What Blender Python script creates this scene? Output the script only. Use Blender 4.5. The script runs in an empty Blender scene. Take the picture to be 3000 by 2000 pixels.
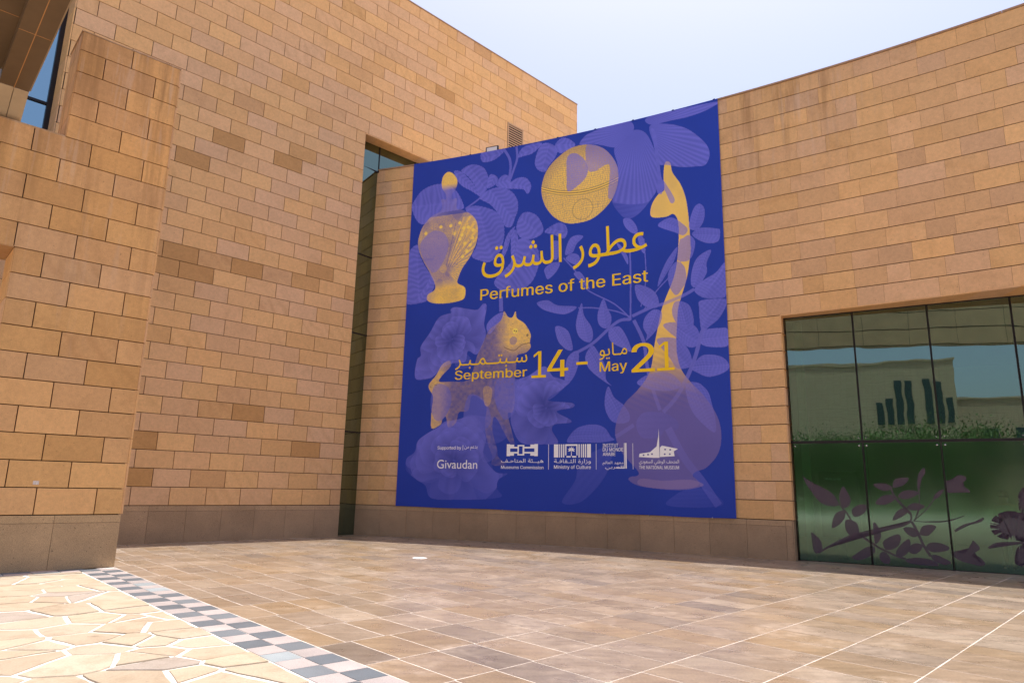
import bpy, bmesh, math, random
import numpy as np
from mathutils import Vector, Matrix

# ------------------------------------------------------------------ camera, sky, sun
C = 0.48                        # height of one stone course in metres; plans below are in courses
FPX, KZ, PL = 2014.99, 3.3949, 2.0197      # focal length (px of 3000), eye height, plinth height
scene = bpy.context.scene
cam = bpy.data.cameras.new('camera'); cam_o = bpy.data.objects.new('camera', cam)
scene.collection.objects.link(cam_o); scene.camera = cam_o
cam.sensor_width = 36.0; cam.lens = FPX / 3000.0 * 36.0; cam.clip_end = 3000.0; cam.clip_start = 0.05
MR = np.array([[0.9997703, 0.0214322, 0.0], [-0.0044457, 0.2073850, 0.9782493], [0.0209661, -0.9780246, 0.2074327]])
cam_o.matrix_world = Matrix(((MR[0, 0], -MR[0, 1], -MR[0, 2], 0), (MR[1, 0], -MR[1, 1], -MR[1, 2], 0),
                             (MR[2, 0], -MR[2, 1], -MR[2, 2], KZ * C), (0, 0, 0, 1)))
SUN = Vector((0.476 * math.cos(math.radians(80.7)), 0.880 * math.cos(math.radians(80.7)), math.sin(math.radians(80.7)))).normalized()
world = bpy.data.worlds.new('World'); scene.world = world; world.use_nodes = True
wn = world.node_tree.nodes; wl = world.node_tree.links
sky = wn.new('ShaderNodeTexSky'); sky.sky_type = 'NISHITA'; sky.sun_disc = False
sky.sun_elevation = math.radians(80.7); sky.sun_rotation = math.atan2(SUN.x, SUN.y)
sky.altitude = 600; sky.air_density = 1.0; sky.dust_density = 7.0; sky.ozone_density = 5.0
wn['Background'].inputs['Strength'].default_value = 0.114
wb = wn.new('ShaderNodeMix'); wb.data_type = 'RGBA'; wb.blend_type = 'MULTIPLY'; wb.inputs[0].default_value = 1.0
wb.inputs[7].default_value = (1.0, 0.875, 0.815, 1)       # white balance of the hazy sky
wl.new(sky.outputs['Color'], wb.inputs[6]); wl.new(wb.outputs[2], wn['Background'].inputs['Color'])
sun = bpy.data.lights.new('sun', 'SUN'); sun.energy = 2.4; sun.angle = math.radians(0.53); sun.color = (1.0, 0.955, 0.89)
sun_o = bpy.data.objects.new('sun', sun); scene.collection.objects.link(sun_o)
sun_o.rotation_euler = SUN.to_track_quat('Z', 'Y').to_euler(); sun_o.location = (0, 0, 40)
scene.view_settings.view_transform = 'Standard'; scene.view_settings.look = 'None'
scene.view_settings.exposure = 1.50; scene.view_settings.gamma = 1.0
scene.render.engine = 'CYCLES'
scene.cycles.max_bounces = 10; scene.cycles.diffuse_bounces = 6; scene.cycles.glossy_bounces = 5
scene.cycles.transparent_max_bounces = 12; scene.cycles.use_denoising = True
scene.cycles.caustics_reflective = False; scene.cycles.caustics_refractive = False
rnd = random.Random(11)
COL = scene.collection

# ------------------------------------------------------------------ helpers
def tag(o, label=None, cat=None, group=None, kind=None):
    for k, v in (('label', label), ('category', cat), ('group', group), ('kind', kind)):
        if v: o[k] = v
    return o
def empty(name, loc=(0, 0, 0), rz=0.0):
    o = bpy.data.objects.new(name, None); COL.objects.link(o); o.location = loc; o.rotation_euler = (0, 0, rz)
    o.empty_display_size = 0.3; return o
def wm(o):
    b = o.matrix_basis.copy()
    return wm(o.parent) @ o.matrix_parent_inverse @ b if o.parent else b
def link(name, me, mat=None, parent=None, loc=None, rz=None, color=None):
    o = bpy.data.objects.new(name, me); COL.objects.link(o)
    if mat and not me.materials: me.materials.append(mat)
    if loc is not None: o.location = loc
    if rz is not None: o.rotation_euler = (0, 0, rz)
    if parent: o.parent = parent; o.matrix_parent_inverse = wm(parent).inverted()
    if color: o.color = color
    return o
def mesh(name, verts, faces):
    me = bpy.data.meshes.new(name); me.from_pydata([tuple(float(c) for c in v) for v in verts], [], faces); me.update(); return me
def box_data(x0, x1, y0, y1, z0, z1):
    v = [(x0, y0, z0), (x1, y0, z0), (x1, y1, z0), (x0, y1, z0), (x0, y0, z1), (x1, y0, z1), (x1, y1, z1), (x0, y1, z1)]
    f = [(0, 3, 2, 1), (4, 5, 6, 7), (0, 1, 5, 4), (1, 2, 6, 5), (2, 3, 7, 6), (3, 0, 4, 7)]
    return v, f
def join_data(parts):
    V, F = [], []
    for v, f in parts:
        n = len(V); V += list(v); F += [tuple(i + n for i in q) for q in f]
    return V, F
def slab_data(w, h, d, c):
    """a stone: front at y=0 with chamfer c, depth d, x centred, z from 0"""
    a = w / 2
    v = [(-a + c, 0, c), (a - c, 0, c), (a - c, 0, h - c), (-a + c, 0, h - c), (-a, c, 0), (a, c, 0), (a, c, h), (-a, c, h), (-a, d, 0), (a, d, 0), (a, d, h), (-a, d, h)]
    f = [(0, 1, 2, 3), (4, 5, 1, 0), (5, 6, 2, 1), (6, 7, 3, 2), (7, 4, 0, 3), (8, 9, 5, 4), (9, 10, 6, 5), (10, 11, 7, 6), (11, 8, 4, 7)]
    return v, f
_cache = {}
def slab(w, h, d, c, mat, key='stone'):
    k = (key, round(w, 4), round(h, 4), round(d, 4), mat.name)
    if k not in _cache:
        v, f = slab_data(w * C, h * C, d * C, c * C); me = mesh(key, v, f); me.materials.append(mat); _cache[k] = me
    return _cache[k]
class Wall:                     # a flat vertical wall: u along it, n away from the camera
    def __init__(self, ang, off):
        t = math.radians(ang); self.t = t; self.u = (math.cos(t), math.sin(t)); self.n = (-math.sin(t), math.cos(t)); self.off = off
    def p(self, s, z, d=0.0):   # s along, z above the plinth, d behind the face -> metres
        return ((self.u[0] * s + self.n[0] * (self.off + d)) * C, (self.u[1] * s + self.n[1] * (self.off + d)) * C, (z + PL) * C)
W0 = Wall(42.8415, 31.4444); W1 = Wall(44.6041, 41.3601)
CX, CY, R2 = -45.0105, -54.0414, 108.808
def arc(S, z, d=0.0):
    t = -S / R2; return ((CX + (R2 + d) * math.cos(t)) * C, (CY + (R2 + d) * math.sin(t)) * C, (z + PL) * C)
def arc_rz(S): return -S / R2 - math.pi / 2
def proj(p):                    # metres -> photo pixels (only used to choose which stones get built singly)
    d = MR.T @ (np.array(p) / C - np.array([0, 0, KZ])); return (1500 + FPX * d[0] / d[2], 1000 + FPX * d[1] / d[2], d[2])
def wall_box(w, s0, s1, z0, z1, d0, d1):
    P = [w.p(s, z, d) for z in (z0, z1) for (s, d) in ((s0, d0), (s1, d0), (s1, d1), (s0, d1))]
    return P, [(0, 3, 2, 1), (4, 5, 6, 7), (0, 1, 5, 4), (1, 2, 6, 5), (2, 3, 7, 6), (3, 0, 4, 7)]
def arc_box(S0, S1, z0, z1, d0, d1, n=None):
    n = n or max(1, int(abs(S1 - S0) / 1.5)); V = []; F = []
    for i in range(n + 1):
        S = S0 + (S1 - S0) * i / n
        V += [arc(S, z0, d0), arc(S, z1, d0), arc(S, z1, d1), arc(S, z0, d1)]
    for i in range(n):
        a = 4 * i; b = a + 4
        F += [(a, b, b + 1, a + 1), (a + 1, b + 1, b + 2, a + 2), (a + 2, b + 2, b + 3, a + 3), (a + 3, b + 3, b, a)]
    F += [(0, 1, 2, 3), (4 * n + 3, 4 * n + 2, 4 * n + 1, 4 * n)]
    return V, F

# ------------------------------------------------------------------ materials
class NT:
    def __init__(self, name):
        self.m = bpy.data.materials.new(name); self.m.use_nodes = True; self.t = self.m.node_tree
        self.b = self.t.nodes['Principled BSDF']
    def n(self, kind, **kw):
        nd = self.t.nodes.new(kind)
        for k, v in kw.items():
            if k in nd.inputs: nd.inputs[k].default_value = v
            else: setattr(nd, k, v)
        return nd
    def l(self, a, b): self.t.links.new(a, b)
    def ramp(self, fac, stops):
        r = self.n('ShaderNodeValToRGB'); e = r.color_ramp.elements
        while len(e) > 1: e.remove(e[0])
        for i, (p, c) in enumerate(stops):
            q = e[0] if i == 0 else e.new(p)
            q.position = p; q.color = (c, c, c, 1) if isinstance(c, (int, float)) else (*c, 1)
        self.l(fac, r.inputs[0]); return r.outputs[0]
    def mix(self, fac, a, b, mode='MIX'):
        m = self.n('ShaderNodeMix', data_type='RGBA', blend_type=mode)
        for s, v in ((0, fac), (6, a), (7, b)):
            if hasattr(v, 'type') and hasattr(v, 'node'): self.l(v, m.inputs[s])
            elif s == 0: m.inputs[0].default_value = v
            else: m.inputs[s].default_value = (v, v, v, 1) if isinstance(v, (int, float)) else (*v, 1)
        return m.outputs[2]
    def math(self, op, a, b=0.0):
        m = self.n('ShaderNodeMath', operation=op)
        for i, v in enumerate((a, b)):
            if hasattr(v, 'node'): self.l(v, m.inputs[i])
            else: m.inputs[i].default_value = v
        return m.outputs[0]
    def pos(self, seed=None, scale=(1, 1, 1)):
        g = self.n('ShaderNodeNewGeometry').outputs['Position']
        if seed is not None:
            cmb = self.n('ShaderNodeCombineXYZ')
            for i, k in enumerate((37.0, 61.0, 83.0)): self.l(self.math('MULTIPLY', seed, k), cmb.inputs[i])
            a = self.n('ShaderNodeVectorMath', operation='ADD'); self.l(g, a.inputs[0]); self.l(cmb.outputs[0], a.inputs[1]); g = a.outputs[0]
        m = self.n('ShaderNodeMapping'); m.inputs['Scale'].default_value = scale; self.l(g, m.inputs[0]); return m.outputs[0]
    def noise(self, vec, scale, detail=3.0, rough=0.55, dist=0.0):
        n = self.n('ShaderNodeTexNoise'); n.inputs['Scale'].default_value = scale; n.inputs['Detail'].default_value = detail
        n.inputs['Roughness'].default_value = rough; n.inputs['Distortion'].default_value = dist; self.l(vec, n.inputs['Vector']); return n.outputs[0]
    def bump(self, h, strength, dist=0.01):
        b = self.n('ShaderNodeBump'); b.inputs['Strength'].default_value = strength; b.inputs['Distance'].default_value = dist
        self.l(h, b.inputs['Height']); self.l(b.outputs[0], self.b.inputs['Normal'])

def tint(t, joined):
    """per-piece colour and seed: object colour for single pieces, a colour attribute for joined ones"""
    if joined:
        a = t.n('ShaderNodeAttribute', attribute_name='tone'); return a.outputs['Color'], a.outputs['Alpha']
    o = t.n('ShaderNodeObjectInfo'); return o.outputs['Color'], o.outputs['Random']
def sandstone(name, joined, streak=0.0, zlo=0.0, zhi=1.0, center=None, radius=1.0):
    t = NT(name); col, seed = tint(t, joined)
    v = t.pos(seed)
    cloud = t.noise(v, 1.3, 4, 0.6, 1.2)
    band = t.n('ShaderNodeTexWave', wave_type='BANDS', bands_direction='DIAGONAL'); band.inputs['Scale'].default_value = 1.1
    band.inputs['Distortion'].default_value = 9.0; band.inputs['Detail'].default_value = 3.0; band.inputs['Detail Scale'].default_value = 0.7
    t.l(v, band.inputs['Vector'])
    fine = t.noise(t.pos(), 70, 3, 0.7)
    sel = t.ramp(t.math('FRACT', t.math('MULTIPLY', seed, 17.3)), [(0.80, 0.02), (0.98, 0.34)])
    c = t.mix(1.0, col, t.ramp(cloud, [(0.28, (0.92, 0.905, 0.885)), (0.5, (1.0, 1.0, 1.0)), (0.72, (1.045, 1.04, 1.035))]), 'MULTIPLY')
    bands = t.ramp(band.outputs[1], [(0.0, (0.86, 0.82, 0.76)), (0.35, (1.0, 1.0, 1.0)), (0.8, (1.05, 1.08, 1.1))])
    c = t.mix(sel, c, t.mix(1.0, c, bands, 'MULTIPLY'))
    c = t.mix(1.0, c, t.ramp(fine, [(0.3, 0.88), (0.6, 1.04)]), 'MULTIPLY')
    c = t.mix(1.0, c, t.ramp(t.noise(t.pos(seed), 13, 4, 0.65), [(0.3, 0.90), (0.55, 1.0), (0.72, 1.06)]), 'MULTIPLY')
    spot = t.noise(t.pos(), 23, 2, 0.5)
    c = t.mix(t.ramp(spot, [(0.70, 0.0), (0.76, 0.45)]), c, (0.16, 0.09, 0.05))
    if streak > 0:              # rain streaks running down from the copings
        sv = t.pos(None, (1, 1, 0.07)); s1 = t.noise(sv, 5.5, 4, 0.65); s2 = t.noise(sv, 2.1, 3, 0.5)
        sep = t.n('ShaderNodeSeparateXYZ'); t.l(t.n('ShaderNodeNewGeometry').outputs['Position'], sep.inputs[0])
        mr = t.n('ShaderNodeMapRange'); mr.inputs['From Min'].default_value = zlo; mr.inputs['From Max'].default_value = zhi; t.l(sep.outputs[2], mr.inputs[0])
        if center:              # the stain fades with distance from its source
            vm = t.n('ShaderNodeVectorMath', operation='DISTANCE'); t.l(t.n('ShaderNodeNewGeometry').outputs['Position'], vm.inputs[0]); vm.inputs[1].default_value = center
            m2 = t.n('ShaderNodeMapRange'); m2.inputs['From Min'].default_value = radius; m2.inputs['From Max'].default_value = radius * 0.25; t.l(vm.outputs['Value'], m2.inputs[0]); mr = m2
            mr.inputs['To Min'].default_value = 0.05
        f = t.math('MULTIPLY', t.math('MULTIPLY', t.ramp(s1, [(0.42, 0.0), (0.62, 1.0)]), t.ramp(s2, [(0.40, 0.1), (0.6, 1.0)])), t.math('MULTIPLY', mr.outputs[0], streak))
        c = t.mix(f, c, (0.34, 0.185, 0.075))
        f2 = t.math('MULTIPLY', t.ramp(t.noise(sv, 7.7, 3, 0.6), [(0.56, 0.0), (0.68, 1.0)]), t.math('MULTIPLY', mr.outputs[0], streak * 0.5))
        c = t.mix(f2, c, (0.62, 0.47, 0.36))
    t.l(c, t.b.inputs['Base Color']); t.b.inputs['Roughness'].default_value = 0.82
    t.b.inputs['Specular IOR Level'].default_value = 0.25
    t.bump(t.noise(t.pos(), 45, 4, 0.7), 0.25, 0.006)
    return t.m
def plain(name, col, rough=0.6, metal=0.0, var=0.0, scale=8.0, spec=0.4):
    t = NT(name)
    if var:
        c = t.mix(1.0, col, t.ramp(t.noise(t.pos(), scale, 4, 0.6), [(0.3, 1 - var), (0.7, 1 + var)]), 'MULTIPLY'); t.l(c, t.b.inputs['Base Color'])
    else: t.b.inputs['Base Color'].default_value = (*col, 1)
    t.b.inputs['Roughness'].default_value = rough; t.b.inputs['Metallic'].default_value = metal; t.b.inputs['Specular IOR Level'].default_value = spec
    return t.m
def far_stone(name):            # too far to tell the stones apart: joints drawn by a brick pattern
    t = NT(name); b = t.n('ShaderNodeTexBrick'); b.inputs['Scale'].default_value = 0.60; b.inputs['Mortar Size'].default_value = 0.012; b.offset = 0.0
    b.inputs['Color1'].default_value = (0.38, 0.32, 0.25, 1); b.inputs['Color2'].default_value = (0.355, 0.295, 0.23, 1); b.inputs['Mortar'].default_value = (0.26, 0.21, 0.16, 1)
    tc = t.n('ShaderNodeTexCoord'); sp = t.n('ShaderNodeSeparateXYZ'); t.l(tc.outputs['Object'], sp.inputs[0]); cm = t.n('ShaderNodeCombineXYZ'); t.l(sp.outputs[0], cm.inputs[0]); t.l(sp.outputs[2], cm.inputs[1]); t.l(cm.outputs[0], b.inputs['Vector'])
    t.l(b.outputs[0], t.b.inputs['Base Color']); t.b.inputs['Roughness'].default_value = 0.9; return t.m
def granite(name):
    t = NT(name); col, seed = tint(t, False)
    v = t.pos()
    c = t.mix(1.0, col, t.ramp(t.noise(v, 120, 2, 0.8), [(0.34, 0.55), (0.5, 0.97), (0.66, 1.3)]), 'MULTIPLY')
    c = t.mix(t.ramp(t.noise(v, 34, 2, 0.5), [(0.68, 0.0), (0.74, 0.7)]), c, (0.035, 0.022, 0.018))
    c = t.mix(1.0, c, t.ramp(t.noise(v, 1.4, 4, 0.6), [(0.3, 0.88), (0.7, 1.1)]), 'MULTIPLY')
    t.l(c, t.b.inputs['Base Color']); t.b.inputs['Roughness'].default_value = 0.6; t.b.inputs['Specular IOR Level'].default_value = 0.3
    t.bump(t.noise(v, 150, 2, 0.7), 0.2, 0.004)
    return t.m
def paving(name, joined):
    t = NT(name); col, seed = tint(t, joined)
    v = t.pos(seed); g = t.pos()
    m = t.n('ShaderNodeMapping'); m.inputs['Rotation'].default_value = (0, 0, -0.75); m.inputs['Scale'].default_value = (1.0, 5.0, 1.0); t.l(v, m.inputs[0])
    lay = t.noise(m.outputs[0], 2.2, 3, 0.6, 0.3)
    c = t.mix(1.0, col, t.ramp(lay, [(0.30, (0.82, 0.80, 0.78)), (0.5, (1, 1, 1)), (0.70, (1.16, 1.15, 1.14))]), 'MULTIPLY')
    c = t.mix(1.0, c, t.ramp(t.noise(g, 42, 4, 0.8), [(0.3, 0.70), (0.52, 1.0), (0.7, 1.26)]), 'MULTIPLY')
    worn = t.math('MULTIPLY', t.ramp(t.noise(g, 0.9, 4, 0.6, 0.8), [(0.50, 0.0), (0.72, 0.55)]), t.ramp(t.noise(g, 9, 3, 0.6), [(0.4, 0.2), (0.65, 1.0)]))
    c = t.mix(worn, c, (0.50, 0.41, 0.33))
    dark = t.ramp(t.noise(g, 0.55, 3, 0.5), [(0.68, 0.0), (0.78, 0.35)])
    c = t.mix(dark, c, t.mix(1.0, c, (0.62, 0.56, 0.52), 'MULTIPLY'))
    t.l(c, t.b.inputs['Base Color'])
    t.l(t.ramp(t.noise(g, 2.5, 4, 0.6), [(0.3, 0.24), (0.7, 0.42)]), t.b.inputs['Roughness']); t.b.inputs['Specular IOR Level'].default_value = 0.55
    t.bump(t.noise(g, 38, 4, 0.7), 0.12, 0.004)
    return t.m
def flag_mat(name):
    t = NT(name); col, seed = tint(t, False); v = t.pos(seed); g = t.pos()
    c = t.mix(1.0, col, t.ramp(t.noise(v, 1.7, 5, 0.65, 1.0), [(0.3, (0.80, 0.74, 0.68)), (0.5, (1, 1, 1)), (0.7, (1.08, 1.09, 1.1))]), 'MULTIPLY')
    c = t.mix(t.ramp(t.noise(t.pos(seed, (1, 1.0, 1)), 5.5, 5, 0.7, 1.5), [(0.60, 0.0), (0.70, 0.6)]), c, t.mix(1.0, c, (0.55, 0.45, 0.42), 'MULTIPLY'))
    c = t.mix(1.0, c, t.ramp(t.noise(g, 60, 3, 0.7), [(0.3, 0.84), (0.65, 1.06)]), 'MULTIPLY')
    t.l(c, t.b.inputs['Base Color']); t.b.inputs['Roughness'].default_value = 0.8
    t.bump(t.noise(g, 14, 5, 0.7), 0.5, 0.02)
    return t.m
def speckle(name, joined=False):
    t = NT(name); col, seed = tint(t, joined); v = t.pos()
    c = t.mix(1.0, col, t.ramp(t.noise(v, 130, 2, 0.8), [(0.36, 0.62), (0.5, 1.0), (0.64, 1.12)]), 'MULTIPLY')
    c = t.mix(1.0, c, t.ramp(t.noise(t.pos(seed), 2.5, 4, 0.6), [(0.3, 0.86), (0.7, 1.1)]), 'MULTIPLY')
    t.l(c, t.b.inputs['Base Color']); t.b.inputs['Roughness'].default_value = 0.55; return t.m
def glass(name, tintc, ior=1.6, wav=0.02, boost=1.0, gcol=(0.84, 0.95, 0.89), rough=0.0):
    t = NT(name); out = t.t.nodes['Material Output']; t.t.nodes.remove(t.b)
    nz = t.noise(t.pos(None, (1, 1, 2.2)), 0.55, 2, 0.5)
    b = t.n('ShaderNodeBump'); b.inputs['Strength'].default_value = wav; b.inputs['Distance'].default_value = 1.0; t.l(nz, b.inputs['Height'])
    fr = t.n('ShaderNodeFresnel'); fr.inputs['IOR'].default_value = ior; t.l(b.outputs[0], fr.inputs['Normal'])
    tr = t.n('ShaderNodeBsdfTransparent'); tr.inputs[0].default_value = (*tintc, 1)
    gl = t.n('ShaderNodeBsdfGlossy'); gl.inputs['Color'].default_value = (*gcol, 1); gl.inputs['Roughness'].default_value = rough; t.l(b.outputs[0], gl.inputs['Normal'])
    mx = t.n('ShaderNodeMixShader'); t.l(t.math('MINIMUM', t.math('MULTIPLY', fr.outputs[0], boost), 1.0), mx.inputs[0]); t.l(tr.outputs[0], mx.inputs[1]); t.l(gl.outputs[0], mx.inputs[2])
    t.l(mx.outputs[0], out.inputs['Surface']); return t.m

M = {}
M['stone'] = sandstone('sandstone', False); M['stone_j'] = sandstone('sandstone_many', True)
M['stone_w2'] = sandstone('sandstone_curved', False, 0.60, 14 * C, 27 * C, arc(-107.5, 24.8), 3.6); M['stone_w0'] = sandstone('sandstone_pier', False, 0.80, 6 * C, 22 * C)
M['mortar'] = plain('joint_mortar', (0.014, 0.009, 0.007), 0.95)
M['granite'] = granite('plinth_granite')
M['pave'] = paving('paving_stone', False); M['pave_j'] = paving('paving_stone_many', True)
M['grout'] = plain('white_grout', (0.44, 0.39, 0.345), 0.9, var=0.25, scale=5)
M['flag'] = flag_mat('flagstone'); M['mort2'] = plain('flag_mortar', (0.62, 0.58, 0.53), 0.9, var=0.1, scale=12)
M['tile'] = speckle('border_tile')
M['ground'] = plain('far_ground', (0.42, 0.33, 0.24), 0.9, var=0.2, scale=0.4)
M['dark'] = plain('dark_bronze', (0.018, 0.014, 0.014), 0.35, 0.3)
M['bronze'] = plain('bronze_panel', (0.125, 0.082, 0.046), 0.45, 0.1, var=0.10, scale=2.5)
M['seam'] = plain('panel_seam', (0.44, 0.22, 0.08), 0.6)
M['lightpanel'] = plain('tan_panel', (0.40, 0.30, 0.19), 0.55, var=0.12, scale=2)
M['grey'] = plain('grey_flashing', (0.25, 0.21, 0.18), 0.5)
M['glass'] = glass('green_glass', (0.42, 0.66, 0.50), 2.0, 0.0022, 1.85, (0.80, 0.94, 0.88))
M['glass_l'] = glass('lower_glass', (0.42, 0.66, 0.50), 1.9, 0.0022, 1.35, (0.72, 0.95, 0.82), 0.085)
M['glass_b'] = glass('dark_glass', (0.10, 0.14, 0.12), 2.1, 0.0012, 2.1, (0.68, 0.88, 0.70)); M['glass_c'] = glass('bay_glass', (0.08, 0.11, 0.13), 2.4, 0.001, 2.8, (0.62, 0.90, 1.0))
M['fin'] = plain('glass_fin', (0.12, 0.34, 0.22), 0.25, spec=0.5)
M['steel'] = plain('steel', (0.6, 0.6, 0.58), 0.25, 0.9)
M['roof'] = plain('roof_gravel', (0.50, 0.42, 0.33), 0.9, var=0.15, scale=3)
M['room'] = plain('lobby_wall', (0.20, 0.22, 0.17), 0.8); M['room_f'] = plain('lobby_floor', (0.16, 0.13, 0.10), 0.4)
M['louvre'] = plain('louvre_paint', (0.50, 0.32, 0.19), 0.5); M['white'] = plain('white_paint', (0.78, 0.78, 0.78), 0.5)  # the white only colours the painted glare spot on the paving
def film(name, col, clear):     # printed film that lets a little of what is behind show through
    t = NT(name); out = t.t.nodes['Material Output']; t.b.inputs['Base Color'].default_value = (*col, 1); t.b.inputs['Roughness'].default_value = 0.5
    tr = t.n('ShaderNodeBsdfTransparent'); mx = t.n('ShaderNodeMixShader'); mx.inputs[0].default_value = clear; t.l(t.b.outputs[0], mx.inputs[1]); t.l(tr.outputs[0], mx.inputs[2]); t.l(mx.outputs[0], out.inputs['Surface']); return t.m
M['vinyl'] = film('purple_film', (0.105, 0.064, 0.094), 0.30)
M['lens'] = plain('lamp_lens', (0.62, 0.66, 0.70), 0.2)
M['gold'] = plain('gold_print', (0.93, 0.62, 0.022), 0.6, spec=0.2); M['wprint'] = plain('white_print', (0.92, 0.92, 0.93), 0.6, spec=0.2)
M['leafm'] = plain('tree_leaf', (0.060, 0.115, 0.030), 0.7, var=0.5, scale=1.2); M['bark'] = plain('tree_bark', (0.11, 0.075, 0.05), 0.9, var=0.2)
M['grass'] = plain('lawn_grass', (0.085, 0.17, 0.03), 0.9, var=0.35, scale=1.0); M['far'] = far_stone('far_stone')
M['farwin'] = plain('far_window', (0.03, 0.05, 0.06), 0.2); M['skin'] = plain('skin', (0.30, 0.17, 0.11), 0.6); M['shirt'] = plain('grey_shirt', (0.18, 0.19, 0.20), 0.9); M['hair'] = plain('dark_hair', (0.012, 0.010, 0.010), 0.8)

def stone_col(k=None, brown=0.0, r=rnd):
    pal = [(0.735, 0.447, 0.214), (0.730, 0.447, 0.224), (0.755, 0.460, 0.208), (0.700, 0.440, 0.246), (0.740, 0.442, 0.196), (0.690, 0.425, 0.225)]
    a = pal[r.randrange(len(pal))]; f = r.uniform(0.95, 1.04); a = [c * f for c in a]
    b = (0.53, 0.295, 0.115); return (*[x + (y - x) * min(1.0, brown) for x, y in zip(a, b)], 1.0)
def joined(name, items, mat, parent, kind='stuff'):
    """many small stones in one mesh; items: (verts, faces, colour)"""
    V, F, A = [], [], []
    for v, f, c in items:
        n = len(V); V += v; F += [tuple(i + n for i in q) for q in f]; A += [c] * len(v)
    me = mesh(name, V, F); me.materials.append(mat)
    at = me.color_attributes.new('tone', 'FLOAT_COLOR', 'POINT')
    at.data.foreach_set('color', np.array(A, dtype=np.float32).ravel())
    o = link(name, me, None, parent); o['kind'] = kind; return o
def place(data, loc, rz):
    c, s = math.cos(rz), math.sin(rz); return [(x * c - y * s + loc[0], x * s + y * c + loc[1], z + loc[2]) for x, y, z in data]

# ------------------------------------------------------------------ letter shapes (made first, while the scene is still empty)
import os
def font(nm):
    try: return bpy.data.fonts.load(os.path.join(bpy.utils.system_resource('DATAFILES', path='fonts'), nm))
    except Exception: return None
INTER = font('Inter.woff2')
def outline(body, fnt, bold=0.0):
    cu = bpy.data.curves.new('lettering', 'FONT'); cu.body = body
    if fnt: cu.font = fnt
    cu.offset = bold; cu.resolution_u = 5; cu.fill_mode = 'NONE'
    o = bpy.data.objects.new('lettering', cu); COL.objects.link(o)
    dg = bpy.context.evaluated_depsgraph_get(); m = o.evaluated_get(dg).to_mesh()
    e = [(m.vertices[a].co.xy.copy(), m.vertices[b].co.xy.copy()) for a, b in (x.vertices[:] for x in m.edges)]
    # put every edge in the running direction of its loop
    out = []
    for (p, q), ed in zip(e, m.edges):
        a, b = ed.vertices[:]
        if abs(a - b) == 1: out.append((p, q) if b > a else (q, p))
        else: out.append((p, q) if a > b else (q, p))
    o.evaluated_get(dg).to_mesh_clear(); bpy.data.objects.remove(o); bpy.data.curves.remove(cu); return out
def glyphs(body, fnt=None, bold=0.0, fat=0.009):
    """filled lettering as thin trapezoids, non-zero winding"""
    E = [(round(p.x, 5), round(p.y, 4), round(q.x, 5), round(q.y, 4)) for p, q in outline(body, fnt, bold)]
    E = [e for e in E if e[1] != e[3]]
    ys = sorted({e[1] for e in E} | {e[3] for e in E}); V, F = [], []
    lv = [ys[0]]
    for y in ys[1:]:
        if y - lv[-1] > 0.004: lv.append(y)
    if lv[-1] != ys[-1]: lv[-1] = ys[-1]
    for y0, y1 in zip(lv[:-1], lv[1:]):
        ym = (y0 + y1) / 2; row = []
        for x0, ya, x1, yb in E:
            if min(ya, yb) <= ym < max(ya, yb):
                k = (x1 - x0) / (yb - ya); row.append((x0 + (ym - ya) * k, max(-3, min(3, k)) if abs(k) < 3 else 0.0, 1 if yb > ya else -1))
        row.sort(); w = 0
        for x, k, s in row:
            if w == 0: st = (x, k)
            w += s
            if w == 0 and x - st[0] > 1e-4:
                if fnt: st = (st[0] - fat, st[1]); x = x + fat
                h = (y1 - y0) / 2; n = len(V); V += [(st[0] - st[1] * h, y0), (x - k * h, y0), (x + k * h, y1), (st[0] + st[1] * h, y1)]; F.append((n, n + 1, n + 2, n + 3))
    return V, F
def arabic(codes, bold=0.0): return glyphs(''.join(chr(c) for c in reversed(codes)), None, bold)
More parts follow.
